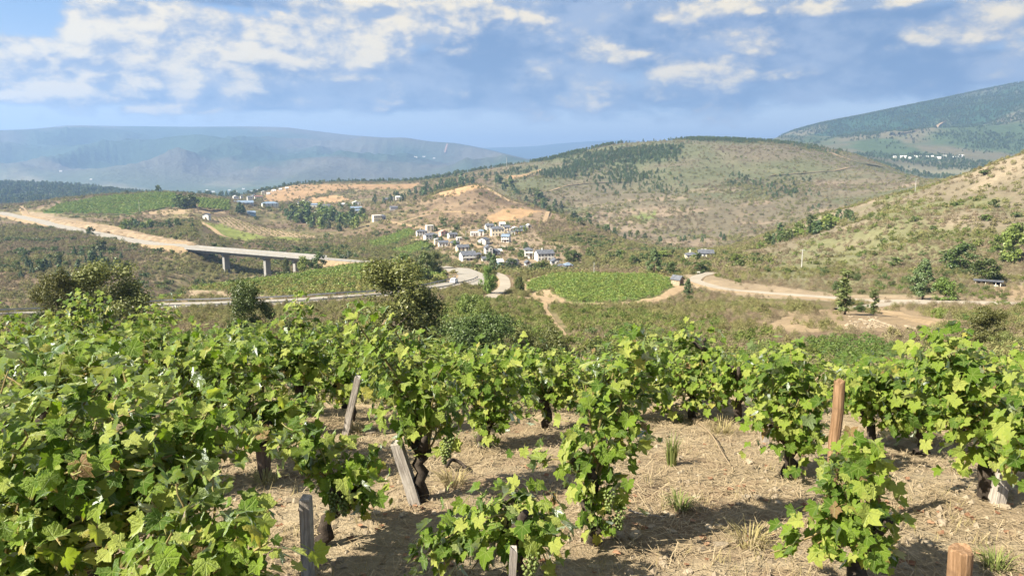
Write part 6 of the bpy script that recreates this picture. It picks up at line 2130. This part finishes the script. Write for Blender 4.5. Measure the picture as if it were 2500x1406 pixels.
vine_px('tall narrow vine rising in the middle of the bare soil', 1446, 1325, (1456, 1170), [(1556, 808), (1550, 825), (1545, 850), (1530, 880), (1500, 900), (1430, 940), (1450, 1000), (1540, 1000), (1595, 1080), (1400, 1050), (1290, 1115), (1480, 1120), (1510, 1230), (1455, 1270), (1400, 1180), (1425, 1250), (1480, 1290), (1520, 1260), (1440, 1200), (1500, 1300), (1425, 1300), (1560, 900), (1640, 820), (1630, 930)], 300, bunches=[(1500, 1255), (1488, 1200), (1515, 1240)], lsize=.052, spread=.066)
vine_px('low sprawling vine in the front centre with a thin grey stake', 1240, 1460, (0, 0, .30), [(1010, 1385), (1120, 1340), (1190, 1260), (1230, 1220), (1310, 1215), (1345, 1255), (1385, 1310), (1300, 1370), (1150, 1390), (1365, 1390), (1080, 1400), (1240, 1310)], 230, bunches=[(1292, 1372), (1300, 1350)], lsize=.052, spread=.06)
vine_px('upright vine growing against the tall orange post', 2085, 1450, (0, 0, .25), [(2040, 1130), (2015, 1160), (2060, 1110), (2100, 1095), (2150, 1130), (2120, 1200), (2040, 1170), (2010, 1230), (2150, 1270), (1990, 1330), (1880, 1350), (2050, 1330), (2130, 1370), (2170, 1400), (2090, 1280)], 240, lsize=.053, spread=.058)
vine_px('broad vine left of the tall orange post', 1920, 1165, (1925, 1080), [(1870, 860), (1930, 850), (1990, 900), (1850, 930), (1960, 960), (2010, 1000), (1900, 1040), (1960, 1100), (1930, 1150), (2050, 930), (1840, 1010), (1990, 1060)], 300, lsize=.057, spread=.092)
vine_px('vine with short black trunk between the orange post and the right-hand mass', 2232, 1110, (2232, 1040), [(2080, 930), (2150, 900), (2200, 880), (2150, 980), (2240, 960), (2120, 1000), (2220, 1000), (2280, 990), (2180, 940)], 270, lsize=.056, spread=.10)
vine_px('largest vine at the right with a leaning grey stake', 2415, 1215, (2400, 1080), [(2280, 822), (2285, 840), (2300, 835), (2330, 860), (2400, 890), (2250, 930), (2350, 950), (2450, 950), (2300, 1030), (2400, 1030), (2480, 1020), (2330, 1120), (2440, 1100), (2210, 900), (2390, 1130), (2300, 900)], 300, lsize=.062, spread=.105)
vine_px('vine cut by the right picture edge', 2600, 1260, h3, [(2490, 890), (2520, 950), (2500, 990), (2480, 1070), (2460, 1110), (2440, 1130), (2560, 1000), (2540, 1090)], 220, 3.1, lsize=.060, spread=.08)
vine_px('vine above the low earth bank right of the tall narrow vine', 1690, 1025, (1690, 960), [(1600, 870), (1660, 900), (1720, 890), (1780, 930), (1640, 960), (1740, 980), (1800, 900), (1690, 1000), (1620, 1000), (1580, 940)], 280, bunches=[(1662, 1012)], lsize=.055, spread=.10)
vine_px('vine with thin stake behind the twisted-trunk vine, to its right', 1185, 1095, (1185, 1030), [(1100, 890), (1180, 880), (1250, 890), (1300, 920), (1150, 960), (1230, 980), (1200, 1050), (1300, 990), (1120, 940)], 280, lsize=.055, spread=.10)
vine_px('vine between the thin-staked vine and the tall narrow vine', 1335, 1045, (1335, 980), [(1280, 890), (1350, 880), (1420, 890), (1330, 960), (1400, 960), (1370, 1000), (1450, 920), (1270, 960)], 260, lsize=.055, spread=.10)
vine_px('vine with black forked trunk behind the slanting grey board stake', 862, 1030, (845, 965), [(720, 880), (800, 860), (860, 880), (740, 960), (830, 950), (920, 900), (780, 900), (900, 950)], 280, lsize=.055, spread=.10)
vine_px('pale-leaved vine at the left edge above the corner vine', 120, 1080, (120, 980), [(0, 840), (80, 870), (180, 840), (250, 870), (300, 890), (60, 930), (180, 920), (350, 900), (400, 910), (-40, 900)], 300, 3.6, lsize=.055, spread=.10)
vine_px('vine with silvery upturned leaves in the left middle', 500, 1020, (490, 950), [(380, 870), (470, 850), (560, 860), (620, 880), (450, 910), (560, 920), (660, 900), (400, 930)], 280, 4.4, lsize=.055, spread=.10)
for lb_, u, tv, D in (('vine just behind the twisted-trunk vine', 1000, 880, 5.7), ('vine behind the tall narrow vine, lower than its tip', 1500, 905, 6.1), ('vine filling the gap behind the largest right vine', 2350, 900, 5.3), ('vine standing right behind the tall orange post', 2110, 915, 5.0), ('vine behind the broad vine left of the orange post', 1800, 905, 6.0)):
    vine_px(lb_, u, 1000, (0, 0, .42), [(u + random.uniform(-105, 105), tv + random.uniform(0, 110)) for _ in range(9)], 230, D, lsize=.060, spread=.11, ncane_parts=6)
# second and third rows on the left, the back row across the field
uu = [0, 150, 300, 450, 600, 730]
for k, u in enumerate(uu):
    tv = 815 + 12 * math.sin(k * 2.1)
    vine_px(['second-row vine at the left edge', 'second-row vine above the pale-leaved vine', 'second-row vine with gap of soil below', 'second-row vine above the silvery vine', 'second-row vine above the dark stake vine', 'second-row vine left of the black forked trunk'][k],
            u, 1000, (0, 0, .45), [(u + random.uniform(-95, 95), tv + random.uniform(0, 110)) for _ in range(9)], 250, 5.3 + .25 * (k % 2), lsize=.056, spread=.11, ncane_parts=6)
TOPU = [-100, 0, 100, 200, 300, 400, 500, 600, 700, 800, 900, 1000, 1100, 1200, 1300, 1400, 1500, 1600, 1700, 1800, 1900, 2050, 2500]
TOPV = [780, 775, 772, 752, 768, 775, 790, 800, 795, 808, 812, 808, 842, 842, 852, 872, 876, 872, 884, 884, 868, 895, 900]
BACK = ['at the far left edge', 'with a bare cane tip', 'below the twin-crowned oak', 'with the highest dark shoot', 'with bright arched shoot', 'right of the arched shoot', 'left of the small dark oak', 'below the small dark oak', 'with the tall pale tip', 'left of the large loose oak',
        'below the large loose oak', 'right of the large loose oak', 'left of the dark evergreen shrub', 'below the dark evergreen shrub', 'below the round olive shrub', 'below the footpath end', 'left of the tall narrow vine tip', 'right of the tall narrow vine tip', 'with the twig-like tip', 'left of the pale olive bush', 'below the pale olive bush']
k = 0
for u in np.linspace(-20, 1900, 21):
    tv = float(np.interp(u, TOPU, TOPV))
    D = 7.0 + .55 * (k % 2) - (.5 if u < 700 else 0)
    extra = {2: [(195, 728), (200, 740)], 3: [(215, 735), (240, 748)], 4: [(390, 746), (415, 738), (400, 750)], 8: [(728, 722), (728, 735), (722, 755)], 18: [(1637, 812), (1637, 830)]}.get(k, [])
    vine_px('back-row vine ' + BACK[k], u, 1000, (0, 0, .40), extra + [(u + random.uniform(-70, 70), tv + random.uniform(0, 105)) for _ in range(8)], 240, D, lsize=.056, spread=.115, ncane_parts=4)
    k += 1
RB = ['just left of the small right oak', 'below the farm plot at the right', 'below the small right oak', 'at the far right edge']
for k, u in enumerate((2110, 2230, 2360, 2490)):
    vine_px('right back-row vine ' + RB[k], u, 1000, (0, 0, .4), [(u + random.uniform(-70, 70), 905 - (30 if k > 1 else 0) + random.uniform(0, 90)) for _ in range(8)], 200, 6.6, lsize=.056, spread=.115, ncane_parts=4)


# stakes and posts
def stake(label, ub, vb, ut, vt, w_, mat, round_=False, D=None, name='wooden_stake', cat='stake', dD=0.0):
    if D is None:
        b = np.array(hit_near(ub, vb))
    else:
        t = float(t_of(ub, vb))
        b = np.array([t * D, D, float(zn_full(t * D, D))])
    e = ray_at(ut, vt, b[1] + dD)
    o_ = bpy.data.objects.new(name, None)
    r = np.random.default_rng(int(ub))
    v = e - b
    L_ = float(np.linalg.norm(v))
    mb = MB()
    n = 14 if round_ else 4
    k = 7
    vs = []
    for i_ in range(k):
        f_ = i_ / (k - 1)
        th = np.arange(n) * 2 * math.pi / n + (math.pi / 4 if not round_ else 0)
        rr = w_ / 2 * (1.0 if round_ else 1.38) * r.uniform(.95, 1.05, n) * (1.04 - .08 * f_)
        ring = np.stack([np.cos(th) * rr, np.sin(th) * rr * (1 if round_ else .75), np.full(n, -.12 + f_ * (L_ + .12)) + (r.normal(0, .006, n) if i_ == k - 1 else 0)], 1)
        ring[:, :2] += r.normal(0, .002, 2)
        vs.append(ring)
    # a narrow chamfer rounds the sawn top
    topr = vs[-1].copy()
    topr[:, :2] *= .90
    topr[:, 2] += .006
    vs.append(topr)
    fs = []
    for i_ in range(k):
        for j_ in range(n):
            fs.append((i_ * n + j_, i_ * n + (j_ + 1) % n, (i_ + 1) * n + (j_ + 1) % n, (i_ + 1) * n + j_))
    fs.append(tuple(k * n + j_ for j_ in range(n)))
    mb.add(np.concatenate(vs), fs)
    o_ = mb.build(name, mat, None, tuple(b))
    o_.rotation_euler = Vector(v).to_track_quat('Z', 'Y').to_euler()
    tag(o_, label, cat)
    return o_


stake('square grey weathered post in the front with a sawn flat top', 752, 1425, 748, 1212, .058, M['greywood'], name='wooden_post', cat='post')
stake('slanting grey board stake before the black forked trunk', 842, 1062, 875, 922, .062, M['greywood'])
stake('grey split stake leaning left against the twisted black trunk', 1015, 1228, 968, 1080, .075, M['greywood'])
stake('thin grey stake half hidden behind the twisted-trunk vine', 1172, 1092, 1180, 985, .05, M['greywood'])
stake('short dark brown stake left of the bare soil', 648, 1172, 640, 1085, .075, M['darkwood'])
stake('tall round orange-brown post, darker at its foot', 2030, 1175, 2051, 930, .052, M['brownwood'], True, name='wooden_post', cat='post', D=3.3)
stake('thick round orange-brown post cut off by the bottom edge', 2343, 1560, 2347, 1342, .073, M['brownwood'], True, name='wooden_post', cat='post', D=2.15)
stake('grey stake leaning under the largest right vine', 2432, 1228, 2466, 1050, .07, M['greywood'])
stake('pale grey stake at the left edge of the broad right vine', 1868, 1085, 1866, 985, .06, M['greywood'])
stake('thin grey stake in the low sprawling front vine', 1253, 1460, 1252, 1340, .035, M['greywood'], D=2.45)
stake('pale stake behind the tall narrow vine', 1394, 1120, 1393, 1065, .045, M['greywood'])
stake('pale stake top showing among the leaves above the thin-staked vine', 1044, 1000, 1042, 885, .06, M['greywood'], D=6.2)

# ------------------------------------------------------------------ stones, straw and dry plants on the soil
def near_pts_(n, u0=-250, u1=2750, v0=1000, v1=1500):
    out = []
    while len(out) < n:
        p = hit_near(random.uniform(u0, u1), random.uniform(v0, v1))
        if p.y < 12:
            out.append(p)
    return out


big = [(1210, 1310, .05), (1100, 1335, .05), (1550, 1310, .07), (1590, 1290, .045), (1330, 1255, .05), (1440, 1300, .05), (1640, 1300, .05), (1730, 1290, .055), (1630, 1260, .06), (1755, 1285, .04), (1505, 1310, .06), (1060, 1255, .04), (985, 1260, .045), (920, 1255, .05),
       (870, 1075, .07), (905, 1060, .08), (690, 1190, .05), (1320, 1130, .045), (830, 1370, .04), (1820, 1215, .05), (1700, 1215, .045), (1760, 1335, .07), (1850, 1215, .045), (2190, 1290, .05), (2330, 1200, .05), (2445, 1238, .07), (2300, 1280, .06), (2440, 1180, .05), (2260, 1330, .055), (1090, 1285, .035), (640, 1225, .04), (1660, 1120, .05), (1830, 1130, .06), (1810, 1110, .05), (1620, 1380, .05), (1680, 1400, .045), (1450, 1390, .05), (1900, 1230, .045)]
for u, v, s_ in big:
    p = hit_near(u, v)
    o_ = tag(link('stone', random.choice(STONES), None, (p.x, p.y, p.z + s_ * .12), random.uniform(0, 6.28)), 'pale angular stone lying on the dry vineyard soil', 'stone', 'loose stones on the vineyard soil')
    o_.scale = (s_ * 1.5, s_ * random.uniform(.9, 1.3), s_ * .7)
mb = MB()
r = np.random.default_rng(77)
for p in near_pts_(2600, v0=1040):
    s_ = .005 + .022 * r.random() ** 3
    d = np.array([(0, 0, .8), (1, 0, 0), (0, 1, 0), (-1, 0, 0), (0, -1, 0), (.6, .6, .5)]) * s_ * r.uniform(.6, 1.5, (6, 3))
    mb.add(d + np.array([p.x, p.y, p.z]), [(0, 1, 5), (0, 5, 2), (0, 2, 3), (0, 3, 4), (0, 4, 1), (1, 2, 5)])
tag(mb.build('pebbles', M['stone_piece']), 'small pebbles strewn over the soil', kind='stuff')

# mown straw
n = 120000
px_u, px_v = rng.uniform(-200, 2700, n * 2), rng.uniform(1000, 1480, n * 2)
gxx, gyy = rng.uniform(-4.6, 4.8, n), 1.7 + 8.5 * rng.random(n) ** 1.25
dn = fbm(gxx, gyy, .8, 3, 401)
kp = (rng.random(n) < .35 + .65 * sst(dn, -.4, .5)) & (np.abs(gxx / gyy) < .8)
gxx, gyy = gxx[kp], gyy[kp]
n = len(gxx)
gz = zn_full(gxx, gyy)
ang = rng.uniform(0, 6.28, n)
ln = rng.uniform(.014, .062, n) * (1 + (rng.random(n) < .06) * 1.6)
wd_ = rng.uniform(.0007, .0016, n) * (1 + .13 * gyy)
dx_, dy_ = np.cos(ang), np.sin(ang)
lift = np.abs(rng.normal(0, .010, n)) + .003
tilt = rng.normal(0, .16, n) * ln
b = np.stack([gxx, gyy, gz + lift], 1)
d3 = np.stack([dx_ * ln, dy_ * ln, tilt], 1)
w3 = np.stack([-dy_ * wd_, dx_ * wd_, 0 * wd_], 1)
bend = np.stack([-dy_ * ln * .16, dx_ * ln * .16, np.abs(tilt) * .3 + .003], 1) * rng.uniform(-1, 1, (n, 1))
v = np.stack([b - d3 - w3, b - d3 + w3, b + bend + w3, b + bend - w3, b + d3 + w3 * .5, b + d3 - w3 * .5], 1).reshape(-1, 3)
i6 = np.arange(n)[:, None] * 6
tag(link('dry_straw', mesh_np('dry_straw', v, np.concatenate([i6 + [0, 3, 2, 1], i6 + [3, 5, 4, 2]]), mats=[M['straw']])), 'mown straw and dry grass lying on the soil', kind='stuff')


def tuft_mesh(name, n, hgt, rad, mat, seed, wd0=.0025):
    r = np.random.default_rng(seed)
    a = r.uniform(0, 6.28, n)
    rr = rad * np.sqrt(r.random(n)) * .5
    b = np.stack([np.cos(a) * rr, np.sin(a) * rr, np.zeros(n)], 1)
    lean = r.uniform(.15, 1.0, n) * rad
    h = hgt * r.uniform(.5, 1, n)
    m_ = b + np.stack([np.cos(a) * lean * .35, np.sin(a) * lean * .35, h * .65], 1)
    e = b + np.stack([np.cos(a) * lean, np.sin(a) * lean, h * r.uniform(.7, 1.05, n)], 1)
    w3 = np.stack([-np.sin(a), np.cos(a), 0 * a], 1) * wd0
    v = np.stack([b - w3, b + w3, m_ + w3, m_ - w3, e, e - w3 * .2], 1).reshape(-1, 3)
    i6 = np.arange(n)[:, None] * 6
    return mesh_np(name, v, np.concatenate([i6 + [0, 1, 2, 3], i6 + [3, 2, 4, 5]]), mats=[mat])


for u, v_, hgt, rad, mt_, lb in [(1105, 1180, .09, .13, 'drygrass', 'yellow-green grass tuft right of the twisted black trunk'), (1640, 1135, .24, .06, 'greengrass', 'upright green weed behind the open soil'), (1760, 1060, .14, .16, 'drygrass', 'straw-coloured tuft on the low earth bank'),
                                 (1830, 1330, .11, .14, 'drygrass', 'pale grass tuft on the open soil left of the orange post'), (1660, 1240, .09, .10, 'greengrass', 'thin green tuft in the vine shadow'), (1180, 1090, .12, .12, 'greengrass', 'grass at the foot of the thin grey stake'),
                                 (870, 1060, .12, .12, 'drygrass', 'dry grass at the foot of the slanting board stake'), (2430, 1390, .10, .10, 'greengrass', 'small green weed beside the thick cut post'), (650, 1180, .10, .12, 'drygrass', 'dry grass round the short dark stake'), (2250, 1080, .10, .15, 'drygrass', 'dry grass under the black-trunked right vine')]:
    p = hit_near(u, v_)
    tag(link('grass_tuft', tuft_mesh('grass_tuft', 90, hgt, rad, M[mt_], int(u)), None, (p.x, p.y, p.z - .005)), lb, 'grass')
# dry stubble standing in the straw
allv, allf, off_ = [], [], 0
for k in range(420):
    p = hit_near(random.uniform(-200, 2700), random.uniform(1050, 1450))
    me = None
    r = np.random.default_rng(k)
    n_ = 7
    a = r.uniform(0, 6.28, n_)
    h = r.uniform(.02, .075, n_)
    b = np.stack([p.x + r.normal(0, .02, n_), p.y + r.normal(0, .02, n_), np.full(n_, p.z)], 1)
    e = b + np.stack([np.cos(a) * h * .7, np.sin(a) * h * .7, h], 1)
    w3 = np.stack([-np.sin(a), np.cos(a), 0 * a], 1) * .0017
    allv.append(np.stack([b - w3, b + w3, e], 1).reshape(-1, 3))
    allf.append(np.arange(3 * n_).reshape(-1, 3) + off_)
    off_ += 3 * n_
tag(link('stubble', mesh_np('stubble', np.concatenate(allv), np.concatenate(allf), mats=[M['drygrass']])), 'short dry stubble', kind='stuff')
# withered leaves on the ground
dl_v, dl_f, off_ = [], [], 0
base_l = np.array([(0, -.3, 0), (.5, 0, .15), (.3, .5, .05), (0, .8, .2), (-.35, .5, .1), (-.5, 0, .18)])
for k in range(300):
    p = hit_near(random.uniform(-200, 2700), random.uniform(1050, 1450))
    s_ = random.uniform(.02, .042)
    a = random.uniform(0, 6.28)
    rm = np.array([[math.cos(a), -math.sin(a), 0], [math.sin(a), math.cos(a), 0], [0, 0, 1]])
    dl_v.append((base_l * np.random.default_rng(k).uniform(.7, 1.3, (6, 3))) @ rm.T * s_ + np.array([p.x, p.y, p.z + .008]))
    dl_f.append(np.array([(0, 1, 2), (0, 2, 3), (0, 3, 4), (0, 4, 5)]) + off_)
    off_ += 6
tag(link('fallen_leaves', mesh_np('fallen_leaves', np.concatenate(dl_v), np.concatenate(dl_f), mats=[M['deadleaf']])), 'withered brown leaves on the soil', kind='stuff')


def twig(label, pts, rad, mat, name='branch', cat='branch'):
    P_ = [np.array(hit_near(u, v)) + [0, 0, dz_] for u, v, dz_ in pts]
    o0 = P_[0]
    mb = MB()
    c = spline(np.array(P_) - o0, .03)
    mb.tube(c, np.linspace(rad, rad * .5, len(c)), 6)
    return tag(mb.build(name, mat, None, tuple(o0), smooth=True), label, cat)


twig('bare dry cane lying across the open soil below the earth bank', [(1700, 1035, .02), (1735, 1075, .05), (1760, 1110, .03), (1790, 1150, .01)], .006, M['straw'])
twig('long thin pale cane lying in the vine shadow', [(1535, 1255, .02), (1570, 1265, .02), (1625, 1270, .02)], .005, M['greywood'])
twig('gnarled dark root piece beside the yellow-green tuft', [(1090, 1150, .03), (1105, 1140, .05), (1130, 1148, .04), (1140, 1155, .02)], .014, M['vinebark'])
twig('thin cane on the ground in the left soil patch', [(880, 1330, .015), (950, 1345, .02), (1010, 1340, .015)], .004, M['straw'])
twig('forked dead stick above the small vine plot', [(2150, 930, .5), (2135, 890, .75), (2125, 875, .85)], .012, M['greywood'])
twig('slanting bare cane among leaves left of the orange post', [(1945, 1080, .32), (1980, 1060, .42), (2020, 1040, .50)], .008, M['straw'])
